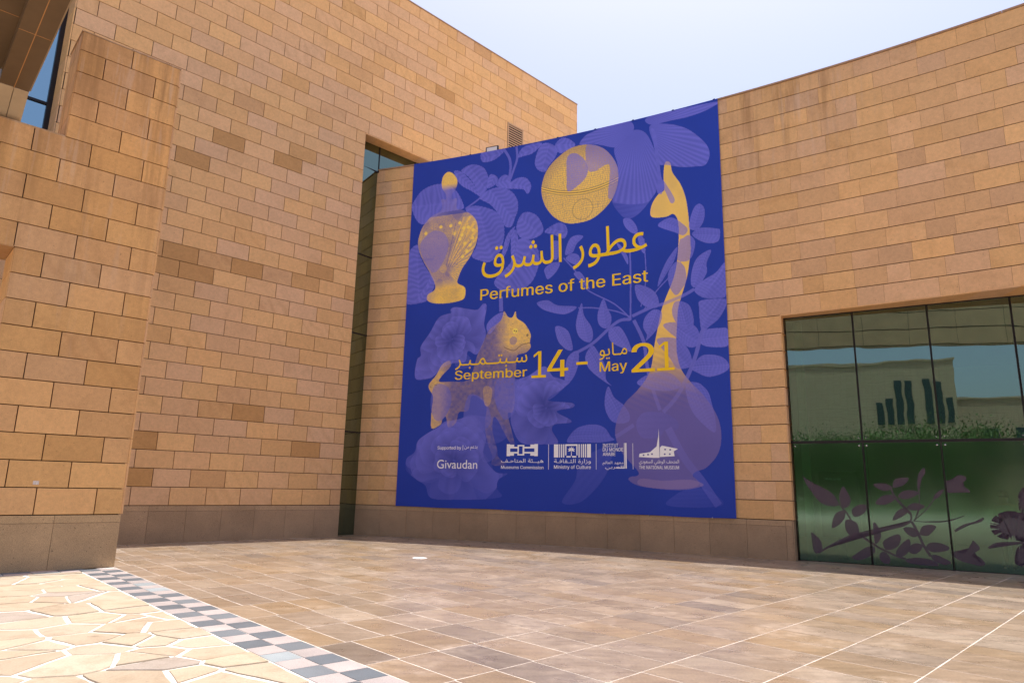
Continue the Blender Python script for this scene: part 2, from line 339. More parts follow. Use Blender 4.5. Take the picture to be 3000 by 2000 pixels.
LET = {
 'title_ar': arabic([0xFECB, 0xFEC4, 0xFEEE, 0xFEAD, 0x20, 0xFE8D, 0xFEDF, 0xFEB8, 0xFEAE, 0xFED5], 0.010),
 'title': glyphs('Perfumes of the East', INTER), 'sep_ar': arabic([0xFEB3, 0x640, 0xFE92, 0xFE98, 0x640, 0x640, 0xFEE4, 0x640, 0xFE92, 0x640, 0xFEAE], 0.006),
 'sep': glyphs('September', INTER), 'may': glyphs('May', INTER), 'may_ar': arabic([0xFEE3, 0x640, 0xFE8E, 0xFEF3, 0xFEEE], 0.006), '4': glyphs('4', INTER), '2': glyphs('2', INTER),
 'supp': glyphs('Supported by |', INTER), 'supp_ar': arabic([0xFE91, 0xFEAA, 0xFECB, 0xFEE2, 0x20, 0xFEE3, 0xFEE6]), 'giv': glyphs('Givaudan'),
 'mc': glyphs('Museums Commission', INTER), 'mc_ar': arabic([0xFEEB, 0xFEF4, 0x640, 0x640, 0xFE8C, 0xFE94, 0x20, 0xFE8D, 0xFEDF, 0xFEE4, 0xFE98, 0xFE8E, 0xFEA3, 0x640, 0xFED2]),
 'mi': glyphs('Ministry of Culture', INTER), 'mi_ar': arabic([0xFEED, 0xFEAF, 0xFE8D, 0xFEAD, 0xFE93, 0x20, 0xFE8D, 0xFEDF, 0xFE9C, 0x640, 0xFED8, 0xFE8E, 0xFED3, 0x640, 0xFE94]),
 'in1': glyphs('INSTITUT', INTER), 'in2': glyphs('DU MONDE', INTER), 'in3': glyphs('ARABE', INTER),
 'in_ar': arabic([0xFEE3, 0xFECC, 0xFEEC, 0xFEAA, 0x20, 0xFE8D, 0xFEDF, 0xFECC, 0xFE8E, 0xFEDF, 0xFEE2], 0.02), 'in_ar2': arabic([0xFE8D, 0xFEDF, 0xFECC, 0xFEAE, 0xFE91, 0xFEF2], 0.02),
 'nm_ar': arabic([0xFE8D, 0xFEDF, 0xFEE4, 0xFE98, 0xFEA4, 0xFED2, 0x20, 0xFE8D, 0xFEDF, 0xFEEE, 0xFEC3, 0xFEE8, 0xFEF2, 0x20, 0xFE8D, 0xFEDF, 0xFEB4, 0xFECC, 0xFEEE, 0xFEA9, 0xFEF1]),
 'nm': glyphs('THE NATIONAL MUSEUM', INTER), 'welcome': glyphs('Welcome', INTER)}

# ------------------------------------------------------------------ drawn outlines (courses): banner print, window vinyl, flagstone centres
ART = {"leaves":[["l",[[-0.003,21.601],[0.259,22.188],[0.701,22.75],[1.391,23.073],[2.325,23.141],[3.211,22.787],[3.813,22.144],[4.222,21.316],[4.238,20.933],[3.408,20.882],[2.377,20.799],[1.478,20.25],[0.9,20.153],[0.407,20.6]]],["l",[[3.971,23.896],[4.418,24.214],[4.988,24.252],[5.68,23.946],[6.034,23.445],[6.223,22.757],[6.075,22.128],[5.531,21.669],[5.164,22.489],[4.565,23.355]]],["l",[[3.39,23.989],[3.973,23.84],[4.807,22.985],[5.286,22.251],[5.529,21.724],[4.835,22.211],[4.016,22.777],[3.588,23.398]]],["l",[[6.266,23.186],[6.601,23.184],[6.922,22.858],[6.789,22.446],[6.296,22.201],[6.068,22.346]]],["l",[[6.792,22.338],[7.056,22.835],[7.493,23.031],[7.94,22.684],[7.841,22.271],[7.408,22.021]]],["l",[[7.518,22.003],[8.055,22.449],[8.596,22.623],[9.139,22.474],[9.503,21.932],[9.425,21.471],[9.214,21.296],[8.939,21.659],[8.287,21.822]]],["l",[[5.641,25.119],[7.333,24.972],[6.79,24.412],[6.121,24.256],[5.608,24.401]]],["l",[[8.454,24.212],[8.878,24.891],[10.284,24.929],[9.648,24.305],[8.891,24.183]]],["l",[[5.534,21.56],[6.189,22.056],[7.075,22.13],[7.963,21.716],[8.467,20.997],[8.537,20.25],[8.334,19.652],[8.078,19.063],[7.59,19.131],[7.247,19.81],[6.447,20.884]]],["l",[[4.433,20.851],[5.104,21.027],[6.006,20.789],[6.905,20.283],[7.419,19.47],[7.549,18.615],[7.408,17.802],[7.102,17.116],[6.464,16.674],[5.693,16.864],[5.073,17.247],[5.432,18.046],[5.469,19.206],[5.024,20.121]]],["l",[[8.46,18.801],[8.554,19.411],[8.866,19.885],[9.345,19.937],[9.931,19.618],[10.307,19.047],[10.47,18.512],[10.266,18.136],[9.537,17.932],[8.793,18.136]]],["l",[[10.576,18.294],[10.987,18.639],[11.602,18.817],[12.063,18.575],[12.217,18.051],[11.966,17.639],[11.301,17.986]]],["l",[[8.053,17.823],[8.142,18.638],[8.462,18.697],[8.642,17.746],[8.508,16.538],[8.205,15.864]]],["l",[[7.33,16.677],[7.516,17.788],[7.82,18.578],[8.348,19.025],[8.043,18.237],[7.745,17.244]]],["l",[[8.689,18.048],[9.75,17.7],[10.181,16.734],[10.092,15.746],[9.589,14.81],[8.555,14.321],[7.603,14.415],[6.892,14.99],[7.04,15.483],[7.668,16.026],[8.291,16.768]]],["l",[[-0.03,18.0],[0.636,18.588],[0.917,17.688],[1.427,16.777],[2.164,15.75],[1.734,15.259],[1.612,14.322],[0.196,14.112],[-0.008,14.657],[-0.033,16.049]]],["l",[[1.5,15.385],[1.919,16.09],[2.231,15.533],[1.669,14.318],[0.76,14.282]]],["l",[[9.767,23.531],[9.97,24.348],[10.392,24.853],[11.033,24.665],[11.459,24.151],[11.254,23.558],[10.837,23.112],[10.524,22.697],[9.989,22.956]]],["l",[[11.253,24.485],[11.684,24.941],[12.17,24.868],[12.653,24.457],[12.739,24.167],[12.227,24.006],[11.637,23.858]]],["f",[[13.078,24.201],[13.501,24.755],[14.339,24.991],[15.27,25.195],[16.587,25.078],[16.876,24.376],[16.067,23.735],[15.559,23.434],[14.643,23.8],[13.919,24.069]]],["f",[[15.559,23.434],[16.676,24.321],[17.657,23.974],[18.3,22.388],[18.415,21.156],[18.339,19.981],[18.043,19.448],[17.56,19.148],[16.596,19.23],[15.616,19.512],[15.37,19.76],[15.752,20.909],[15.746,22.144]]],["d",[[15.369,19.659],[15.999,18.54],[16.581,18.289],[17.262,18.611],[18.043,19.448],[17.56,19.148],[16.596,19.23]]],["f",[[17.958,24.363],[19.11,24.218],[20.313,23.596],[21.198,22.669],[21.622,21.973],[21.688,21.375],[21.401,20.865],[20.863,20.895],[19.956,21.057],[19.036,21.416],[18.379,21.665],[18.216,22.915]]],["f",[[17.676,24.923],[18.652,25.059],[22.228,24.875],[21.81,24.53],[20.523,24.343],[19.21,24.395],[18.057,24.441]]],["s",[[18.051,24.184],[18.333,23.805],[18.491,22.343],[18.641,20.709],[18.865,20.265],[19.437,19.073],[19.199,18.83],[18.805,19.786],[18.611,19.532],[18.335,19.784],[18.405,20.76],[18.296,22.187],[18.132,23.445]]],["l",[[16.095,18.324],[16.581,18.24],[16.958,17.682],[16.997,17.187],[16.567,17.356],[16.185,17.813]]],["l",[[16.997,17.187],[17.418,16.778],[17.494,15.852],[17.215,16.086]]],["l",[[15.586,16.823],[15.973,16.47],[16.349,15.733],[16.342,15.251],[16.061,15.774]]],["l",[[20.291,17.284],[20.589,18.173],[20.955,18.431],[21.251,18.042],[21.18,17.306],[20.809,16.815],[20.367,16.894]]],["l",[[20.447,16.599],[20.988,16.876],[21.939,16.655],[22.121,16.484],[21.993,15.867],[21.387,15.835],[20.786,16.168]]],["l",[[19.673,16.264],[19.903,16.412],[20.266,16.537],[20.607,16.106],[20.494,15.384],[20.215,14.967],[19.768,14.943],[19.505,15.168]]],["l",[[18.373,17.438],[18.661,17.772],[19.218,17.862],[19.755,17.477],[20.189,16.926],[19.909,16.599],[19.374,16.881]]],["l",[[12.052,16.532],[12.359,17.508],[12.875,17.737],[13.337,17.566],[12.876,17.127],[12.569,16.563]]],["l",[[12.105,16.22],[12.569,16.512],[13.031,16.298],[13.082,15.79],[12.674,15.743]]],["l",[[10.591,15.699],[11.115,16.043],[11.691,15.97],[11.435,15.394],[10.863,14.956],[10.649,15.285]]],["l",[[10.999,17.083],[11.206,17.57],[11.681,17.4],[11.687,16.581],[11.323,16.22]]],["l",[[20.295,13.401],[20.369,14.301],[20.747,15.068],[21.543,15.397],[21.254,14.624],[21.23,13.994],[20.683,13.259]]],["l",[[18.888,14.142],[19.084,14.672],[19.5,14.983],[19.934,14.548],[19.997,13.715],[19.715,13.205],[19.349,12.887],[19.003,13.388]]],["l",[[18.235,13.579],[18.388,14.211],[18.87,15.171],[19.527,15.912],[19.323,15.103],[18.943,14.506],[18.422,13.74]]],["l",[[10.093,13.423],[10.827,13.502],[11.556,13.082],[12.882,12.852],[12.073,12.442],[10.835,12.754],[10.256,13.107]]],["l",[[12.675,15.093],[13.082,15.192],[13.486,14.648],[13.785,13.926],[13.285,14.376]]],["l",[[11.405,11.658],[11.863,11.619],[12.319,11.256],[12.547,10.593],[12.604,10.054],[12.211,10.081],[11.699,10.548],[11.467,11.107]]],["l",[[13.217,13.072],[13.384,12.242],[13.882,11.446],[13.989,10.799],[13.769,10.446],[13.272,10.644],[12.938,11.098],[12.847,11.86]]],["l",[[14.715,13.184],[14.983,12.513],[15.227,11.958],[15.136,11.439],[14.81,11.257],[14.431,11.503],[14.291,12.048],[14.438,12.676]]],["l",[[15.024,11.028],[15.403,11.309],[15.829,11.218],[16.243,10.507],[16.492,9.667],[15.919,9.915],[15.18,10.388]]],["l",[[13.987,10.218],[14.42,9.611],[14.791,8.861],[14.838,8.037],[15.206,7.611],[14.518,8.054],[13.764,8.716],[13.47,9.361],[13.602,9.878]]],["l",[[12.995,9.92],[12.995,9.076],[12.665,8.255],[12.111,7.758],[12.106,8.705],[12.214,9.441],[12.549,9.845]]],["l",[[16.823,13.843],[17.347,13.725],[17.962,13.334],[18.257,12.78],[18.194,12.273],[17.527,12.347],[17.015,12.82],[16.815,13.369]]],["l",[[17.935,12.147],[18.44,11.938],[18.375,11.334],[18.006,10.76],[17.433,10.253],[17.491,10.604],[17.265,11.136],[17.411,11.739]]],["l",[[19.311,12.502],[20.047,12.263],[20.32,11.631],[20.345,10.933],[20.08,10.268],[19.98,10.179],[19.51,10.818],[19.091,11.766]]],["l",[[20.345,10.933],[20.664,10.409],[20.544,9.736],[20.059,9.631],[19.584,10.017],[18.52,11.066],[19.225,11.217],[19.804,10.789]]],["l",[[18.094,10.196],[18.702,10.344],[19.489,10.124],[20.051,9.387],[20.169,8.6],[19.728,8.389],[19.244,8.47],[18.867,9.087]]],["l",[[20.466,13.068],[20.971,13.555],[21.755,13.946],[22.393,14.45],[22.312,12.578],[21.788,12.399],[20.934,12.556]]],["l",[[20.831,12.37],[22.253,12.291],[22.283,11.896],[21.831,11.168],[21.248,10.743],[20.855,10.391],[20.736,11.09],[20.716,11.885]]],["l",[[20.65,10.019],[21.052,10.567],[21.715,10.617],[22.315,10.488],[22.303,9.58],[21.669,9.493],[20.923,9.654]]],["l",[[20.163,8.407],[20.71,9.043],[21.373,9.086],[22.013,8.844],[22.313,8.349],[21.977,7.997],[21.136,7.816],[20.486,8.097]]],["l",[[16.82,7.679],[17.441,8.142],[18.449,8.277],[19.132,7.99],[19.503,7.387],[18.814,7.133],[17.725,7.237]]],["l",[[19.795,7.467],[20.466,7.524],[21.012,7.02],[21.219,6.353],[21.408,5.326],[21.335,4.64],[20.663,5.164],[20.123,5.835],[19.819,6.7]]],["l",[[14.994,7.571],[15.357,6.898],[15.976,6.374],[16.328,5.769],[16.219,5.379],[15.652,5.295],[15.133,5.506],[14.771,6.216],[14.777,7.023]]],["l",[[12.238,4.253],[12.89,5.054],[13.968,5.284],[14.709,5.069],[15.124,4.517],[15.33,4.318],[14.387,4.181],[13.0,4.196]]],["d",[[11.931,0.567],[12.788,1.861],[13.001,2.751],[13.643,3.444],[15.118,3.928],[15.004,2.761],[14.373,1.691],[13.109,0.6]]],["d",[[18.54,0.57],[19.032,1.219],[19.98,1.6],[20.891,1.438],[21.577,0.663]]],["d",[[16.781,5.462],[17.194,5.888],[17.994,5.91],[18.582,5.794],[19.247,5.297],[19.137,4.828],[18.459,4.843],[18.156,4.469],[17.164,4.389],[16.771,4.879]]],["f",[[1.038,8.694],[1.086,9.997],[1.37,10.312],[1.335,10.971],[2.009,11.925],[2.68,12.987],[3.627,13.25],[3.557,13.476],[3.968,13.632],[4.923,13.424],[5.631,13.312],[6.083,13.709],[6.346,13.47],[6.187,12.296],[6.33,11.431],[5.739,10.195],[5.036,10.446],[4.832,9.713],[3.901,9.652],[3.09,9.367],[2.522,8.855],[2.057,8.658]]],["l",[[6.367,12.069],[6.697,12.579],[7.373,12.953],[7.718,12.817],[7.168,12.116],[6.614,11.518]]],["d",[[3.557,13.476],[3.968,13.632],[4.571,13.397],[4.828,12.831],[4.607,12.466],[3.889,12.681]]],["d",[[4.833,12.722],[5.412,12.895],[6.133,12.193],[6.272,11.435],[5.724,10.619],[5.032,10.553],[4.761,11.535]]],["d",[[1.098,8.692],[1.086,9.997],[1.497,10.196],[3.044,10.338],[3.647,10.092],[2.749,9.06]]],["f",[[8.609,8.188],[9.585,8.547],[10.656,9.095],[11.302,8.363],[12.197,8.023],[12.042,7.639],[10.894,6.901],[12.564,6.648],[12.616,6.358],[11.531,6.15],[12.465,5.597],[12.414,5.407],[11.434,5.332],[11.229,4.951],[11.65,4.182],[10.716,4.095],[9.125,4.203],[8.456,5.19],[8.329,5.986],[8.521,7.182]]],["d",[[9.178,7.059],[9.268,8.058],[10.231,8.716],[10.668,8.095],[10.254,7.121],[9.616,6.746]]],["d",[[10.775,8.09],[11.302,8.363],[12.197,8.023],[12.042,7.639],[10.894,6.901]]],["d",[[8.55,5.882],[9.624,6.251],[10.792,6.61],[11.426,6.201],[11.227,5.144],[10.184,4.58],[9.117,4.592]]],["d",[[6.713,8.268],[8.051,8.416],[9.157,8.164],[8.628,7.278],[8.434,6.183],[7.435,6.51],[6.966,7.335]]],["d",[[4.537,5.553],[5.202,6.053],[6.561,5.924],[7.454,5.805],[8.139,4.8],[7.498,4.213],[6.392,4.22],[5.029,4.631]]],["q",[[0.611,2.688],[0.699,3.204],[1.264,3.619],[1.459,4.344],[2.136,4.859],[2.933,5.266],[3.495,5.672],[4.299,5.762],[5.206,5.951],[5.89,5.836],[6.599,4.717],[6.418,3.426],[7.331,2.352],[8.2,2.265],[7.562,1.871],[7.469,1.291],[7.806,0.82],[6.511,0.596],[4.854,0.554],[2.702,0.598],[2.202,1.387],[1.484,1.779],[0.753,2.279]]],["q",[[1.582,4.24],[2.253,4.858],[3.282,5.262],[4.443,5.043],[4.936,4.127],[4.165,3.522],[2.791,3.418],[1.85,3.62]]],["q",[[4.152,3.825],[5.497,4.225],[6.529,3.426],[7.11,2.447],[6.028,1.848],[4.561,2.223]]],["q",[[0.729,2.689],[1.51,3.414],[3.028,3.317],[3.644,2.413],[2.652,1.596],[1.362,1.879]]]],"stems":[[0.188,[[7.331,25.027],[7.794,24.227],[7.901,23.447],[7.78,22.496]]],[0.17,[[8.327,25.021],[8.401,24.113],[8.145,23.294],[7.92,22.634]]],[0.132,[[4.431,20.906],[5.425,21.468],[5.749,21.853]]],[0.283,[[7.399,14.083],[7.448,13.031]]],[0.196,[[12.828,9.826],[13.988,10.376],[15.188,11.329],[15.835,11.688],[16.471,11.678]]],[0.109,[[16.487,16.197],[16.518,14.682],[16.493,13.09],[16.47,11.626]]],[0.087,[[11.951,16.281],[12.876,15.15],[13.555,13.964],[15.419,12.786],[16.472,11.73]]],[0.196,[[16.579,11.875],[17.836,12.313],[18.554,12.437],[19.768,12.802],[20.468,13.118]]],[0.217,[[16.68,11.605],[17.278,10.215],[17.454,8.789],[17.73,7.482],[18.194,6.0]]],[0.239,[[18.388,5.897],[19.193,6.729],[19.907,7.942],[20.428,9.162],[20.756,10.303],[20.96,10.674]]],[0.435,[[18.657,4.934],[19.566,3.238],[20.457,2.058],[21.399,0.657]]],[0.239,[[15.435,4.512],[16.573,5.175]]],[0.087,[[16.473,11.834],[15.521,12.298],[14.107,12.656],[12.992,12.768]]],[0.076,[[17.316,12.162],[18.167,13.309],[19.212,14.312],[20.05,15.432]]],[0.065,[[17.144,12.409],[17.476,13.919],[17.508,14.973],[17.417,16.778]]]],"g1":[[2.984,23.997],[3.402,23.707],[3.691,23.16],[3.568,22.512],[3.293,22.22],[3.312,21.775],[3.678,21.811],[3.721,21.037],[4.208,20.828],[4.901,20.407],[5.372,19.752],[5.48,18.886],[5.372,18.159],[4.961,17.26],[4.38,16.483],[4.074,15.782],[4.036,15.369],[4.604,15.005],[4.65,14.383],[4.364,14.1],[3.372,13.975],[2.248,14.043],[1.669,14.318],[1.704,14.735],[2.2,15.009],[2.236,15.427],[1.794,16.315],[1.039,17.568],[0.7,18.472],[0.722,19.127],[1.026,19.973],[1.689,20.665],[2.481,21.061],[2.441,21.896],[2.814,21.844],[2.77,22.295],[2.458,22.786],[2.426,23.463],[2.64,23.881]],"g2":[[10.31,21.081],[10.354,21.935],[10.725,22.843],[11.477,23.564],[12.441,24.069],[13.605,24.085],[14.642,23.641],[15.35,22.853],[15.744,21.938],[15.752,20.909],[15.422,19.954],[14.815,19.252],[14.003,18.73],[13.081,18.575],[12.145,18.692],[11.298,19.221],[10.647,20.064]],"g3":[[18.899,21.596],[19.226,21.521],[19.348,20.85],[19.831,19.961],[20.122,19.03],[20.244,18.05],[20.291,17.284],[20.345,15.686],[20.262,15.052],[20.047,13.89],[19.703,12.843],[19.458,12.057],[19.367,11.096],[19.29,10.043],[19.316,9.25],[19.533,8.353],[20.086,7.546],[20.725,6.846],[21.254,6.072],[21.591,5.321],[21.696,4.586],[21.621,3.862],[21.324,3.232],[20.756,2.691],[20.243,2.508],[20.003,2.279],[20.316,1.966],[20.26,1.695],[19.512,1.546],[18.084,1.492],[16.814,1.637],[16.219,1.957],[16.322,2.148],[16.724,2.2],[16.827,2.39],[16.533,2.767],[15.835,3.535],[15.434,4.414],[15.421,5.103],[15.659,5.888],[16.082,6.568],[16.812,7.232],[17.438,7.993],[17.758,8.769],[17.934,9.857],[18.218,11.146],[18.445,12.079],[18.716,12.781],[19.148,13.737],[19.417,14.624],[19.567,15.719],[19.648,16.928],[19.58,17.7],[19.316,18.084],[18.852,17.978],[18.013,18.102],[17.88,18.498],[18.034,19.057],[18.424,19.569],[18.805,19.786],[18.781,20.678]],"g4":[[7.444,12.414],[7.656,13.036],[7.949,12.639],[8.289,12.557],[8.528,12.961],[8.628,12.477],[9.193,12.063],[9.648,11.3],[9.602,10.788],[9.663,10.424],[9.34,10.086],[8.682,9.9],[8.646,9.0],[8.554,8.19],[8.584,6.778],[8.434,6.183],[8.108,6.091],[8.347,5.192],[8.642,4.157],[8.427,4.09],[7.978,4.703],[7.345,5.757],[7.066,5.813],[7.037,4.912],[7.399,3.82],[7.489,3.329],[7.856,3.037],[8.079,2.795],[7.045,2.789],[7.084,3.328],[6.667,4.318],[6.462,5.522],[6.539,6.635],[5.84,7.269],[5.384,7.283],[5.19,6.361],[4.507,6.273],[4.307,5.557],[3.745,5.256],[3.539,5.982],[3.258,5.779],[3.156,5.47],[2.469,5.219],[2.413,6.315],[2.478,7.367],[2.155,7.907],[2.136,8.281],[2.641,8.851],[3.08,9.582],[3.657,9.856],[3.734,9.446],[3.115,8.832],[2.899,8.414],[3.722,8.384],[5.112,8.436],[5.588,9.569],[5.742,10.089],[6.171,11.017],[6.604,11.838]],"ov":[[12.176,23.422],[12.151,22.032],[12.24,20.955],[12.975,21.241],[13.548,21.761],[13.654,22.372],[13.394,23.062],[12.761,23.623]],"ov2":[[13.605,24.085],[14.642,23.641],[15.35,22.853],[15.763,21.933],[15.752,20.909],[15.422,19.954],[15.073,20.121],[15.193,22.262],[14.118,22.015],[13.602,22.383]],"text":{"nm":[[18.099,4.946],[18.107,3.241],[17.735,3.242],[16.863,3.291],[16.897,3.482],[17.545,3.574],[17.947,3.902],[18.058,4.47]],"nm2":[[18.141,3.825],[18.261,3.946],[19.201,3.75],[18.958,3.612],[18.998,3.332],[18.128,3.288]]}}
DECAL = {"d":[[[0.466,2.419],[0.599,2.171],[1.107,1.867],[1.665,1.571],[1.985,1.274],[2.125,0.856],[1.725,0.783],[1.279,0.952],[0.904,1.432],[0.587,1.984]],[[2.389,1.797],[2.565,1.529],[2.706,1.172],[2.628,0.871],[2.395,0.714],[2.214,0.918],[2.188,1.339]],[[2.722,0.636],[3.07,0.884],[3.449,0.866],[3.316,0.538],[3.027,0.321],[2.78,0.312]],[[2.384,0.565],[2.358,0.206],[2.114,-0.101],[1.733,-0.327],[1.825,0.185],[2.043,0.493]],[[2.378,0.088],[2.629,0.128],[2.894,-0.008],[2.958,-0.24],[2.968,-0.474],[2.734,-0.691],[2.748,-0.865],[2.571,-0.67],[2.371,-0.386]],[[0.716,-0.585],[0.938,-0.725],[1.15,-0.982],[1.212,-1.336],[1.114,-1.52],[0.879,-1.624],[0.753,-1.364],[0.751,-0.944]],[[3.655,0.053],[3.853,-0.141],[3.953,-0.541],[3.851,-0.834],[3.653,-0.988],[3.634,-0.557]],[[2.548,-1.721],[2.898,-1.409],[3.294,-1.153],[3.589,-1.136],[3.593,-1.422],[3.254,-1.674],[2.867,-1.815]],[[3.858,-1.406],[4.071,-1.364],[4.26,-1.607],[4.184,-1.894],[3.927,-1.856],[3.787,-1.638]],[[4.005,-0.882],[4.342,-0.607],[4.716,-0.473],[4.803,-0.668],[4.671,-1.015],[4.342,-1.233],[4.083,-1.221]],[[4.543,-1.306],[4.779,-0.952],[5.109,-0.68],[5.199,-0.816],[5.114,-1.214],[4.834,-1.512],[4.576,-1.529]],[[5.129,-1.045],[5.398,-0.861],[5.693,-0.928],[5.595,-1.184],[5.353,-1.367],[5.107,-1.298]],[[5.836,-1.003],[6.053,-0.796],[6.446,-0.801],[6.773,-0.947],[6.709,-1.116],[6.31,-1.223],[6.015,-1.214]],[[5.995,-1.436],[6.201,-1.34],[6.483,-1.459],[6.803,-1.655],[6.55,-1.782],[6.17,-1.672]],[[4.925,-1.646],[5.44,-1.528],[6.03,-1.599],[6.251,-1.858],[5.162,-1.825]],[[4.947,-0.177],[5.26,-0.106],[5.503,-0.236],[5.559,-0.459],[5.371,-0.581],[5.126,-0.481]],[[5.619,-0.343],[5.77,-0.055],[6.079,0.044],[6.345,-0.029],[6.146,-0.317],[5.931,-0.496],[5.635,-0.455]],[[4.51,0.176],[4.701,0.587],[4.975,0.769],[5.177,0.718],[5.163,0.546],[4.887,0.335]],[[5.187,0.833],[5.461,1.043],[5.714,1.021],[5.957,0.915],[5.74,0.737],[5.38,0.696]],[[3.834,0.966],[4.018,1.265],[4.402,1.421],[4.709,1.311],[4.587,1.104],[4.203,0.918]],[[4.842,1.344],[5.098,1.611],[5.514,1.648],[5.76,1.538],[5.486,1.331],[5.116,1.206]],[[4.645,1.806],[4.779,2.16],[5.049,2.252],[5.36,2.255],[5.291,2.05],[5.069,1.872],[4.8,1.78]],[[3.8,1.91],[4.235,1.976],[4.518,1.863],[4.472,1.627],[4.102,1.649]],[[5.774,2.289],[5.902,2.58],[6.096,2.755],[6.095,2.466],[5.917,2.175],[5.775,1.596],[5.724,1.825]],[[6.344,1.323],[6.517,1.583],[6.828,1.731],[6.653,1.444],[6.439,1.269]],[[6.916,1.62],[6.915,2.13],[7.21,2.134],[7.429,2.392],[7.717,2.366],[7.773,2.198],[7.534,1.97],[7.801,1.75],[7.857,1.584],[7.55,1.633],[7.254,1.571]],[[6.849,-1.162],[7.368,-1.238],[7.431,-1.071],[7.69,-0.839],[7.762,-0.591],[8.009,-0.928],[7.852,-1.099],[7.647,-1.273],[7.924,-1.309],[8.148,-1.614],[7.928,-1.737],[7.61,-1.652],[7.331,-1.618],[6.968,-1.426]],[[8.504,0.069],[8.607,0.398],[8.912,0.681],[9.335,0.804],[9.865,0.715],[10.525,0.318],[10.419,-0.627],[9.726,-0.562],[9.377,-0.502],[8.886,-0.449],[8.587,-0.251]],[[9.278,-1.43],[9.368,-1.004],[9.531,-0.731],[9.895,-0.631],[9.866,-1.7],[9.351,-1.582]],[[9.687,1.354],[9.79,1.68],[9.993,1.9],[10.362,2.015],[10.308,0.731],[9.865,0.715],[9.697,0.816],[9.681,1.084]]],"s":[[0.096,[[0.996,-1.587],[1.822,-1.064],[2.628,-0.638],[3.46,-0.392],[4.267,-0.238],[4.905,-0.065],[5.336,0.181]]],[0.074,[[2.129,0.916],[2.487,0.449],[2.678,0.041]]],[0.085,[[2.911,-0.506],[3.419,-0.915],[3.975,-1.256],[4.576,-1.529],[4.927,-1.618]]],[0.117,[[5.333,0.153],[5.543,-0.347],[5.741,-0.953],[5.995,-1.436]]],[0.085,[[5.313,0.209],[5.317,0.551],[4.99,0.942],[4.706,1.282],[4.544,1.863]]],[0.037,[[5.413,0.184],[5.684,0.678],[5.775,1.596]]],[0.043,[[5.413,0.184],[6.048,0.804],[6.449,1.383]]],[0.037,[[5.413,0.184],[6.338,0.167],[6.985,0.278],[7.538,0.521]]],[0.096,[[7.084,-0.216],[7.495,0.078],[8.082,0.268],[8.286,0.44]]],[0.074,[[8.335,-0.908],[8.726,-0.672],[9.715,-0.589]]]]}
FLAGS = [[-16.61,24.12],[-15.92,24.4],[-15.59,25.59],[-14.58,24.28],[-15.1,22.82],[-13.64,22.61],[-14.6,21.8],[-12.99,23.44],[-11.91,21.41],[-13.28,21.73],[-12.46,21.34],[-13.03,20.9],[-13.82,20.55],[-13.11,19.66],[-10.59,20.2],[-11.61,19.24],[-12.29,18.13],[-9.67,19.48],[-11.16,17.42],[-10.15,18.2],[-10.07,16.92],[-9.24,18.4],[-8.94,17.19],[-10.93,16.12],[-10.33,15.28],[-9.61,15.11],[-9.12,15.96],[-8.01,15.88],[-8.24,15.06],[-9.55,14.55],[-9.07,14.22],[-8.06,14.2],[-7.1,14.66],[-9.19,18.38],[-8.88,18.9],[-8.07,17.53],[-7.3,16.61],[-6.61,15.96],[-7.6,15.92],[-7.06,14.8],[-5.92,14.9],[-6.36,14.02],[-5.25,14.39],[-5.72,13.45],[-6.26,13.06],[-4.97,13.16],[-4.69,13.65]]

# ------------------------------------------------------------------ ground, paving
def sheet(name, pts, z, mat, kind='structure', parent=None):
    o = link(name, mesh(name, [(x * C, y * C, z * C) for x, y in pts], [tuple(range(len(pts)))]), mat, parent)
    if kind: o['kind'] = kind
    return o
sheet('ground', [(-900, -900), (900, -900), (900, 900), (-900, 900)], -0.20, M['ground'])
ang = math.radians(46.0); UA = (math.cos(ang), math.sin(ang)); VB = (UA[1], -UA[0])
def ab(a, b): return (UA[0] * a + VB[0] * b, UA[1] * a + VB[1] * b)
t0 = math.radians(42.0)                       # the chequered border runs square to this direction
UC = (math.cos(t0), math.sin(t0)); VC = (UC[1], -UC[0])
def cb(a, b): return (UC[0] * a + VC[0] * b, UC[1] * a + VC[1] * b)
def to_cb(p): return (p[0] * UC[0] + p[1] * UC[1], p[0] * VC[0] + p[1] * VC[1])
def clip(poly, nx, ny, d):                    # keep nx*x+ny*y >= d
    out = []
    for i, p in enumerate(poly):
        q = poly[i - 1]; a = nx * q[0] + ny * q[1] - d; b = nx * p[0] + ny * p[1] - d
        if (a >= 0) != (b >= 0):
            k = a / (a - b); out.append((q[0] + (p[0] - q[0]) * k, q[1] + (p[1] - q[1]) * k))
        if b >= 0: out.append(p)
    return out
def shrink(poly, g):
    n = len(poly)
    area = sum(poly[i - 1][0] * poly[i][1] - poly[i][0] * poly[i - 1][1] for i in range(n))
    if area < 0: poly = poly[::-1]
    out = list(poly)
    for i in range(n):
        (x0, y0), (x1, y1) = poly[i - 1], poly[i]; L = math.hypot(x1 - x0, y1 - y0)
        if L < 1e-6: continue
        nx, ny = -(y1 - y0) / L, (x1 - x0) / L; out = clip(out, nx, ny, nx * x0 + ny * y0 + g)
        if len(out) < 3: return []
    return out
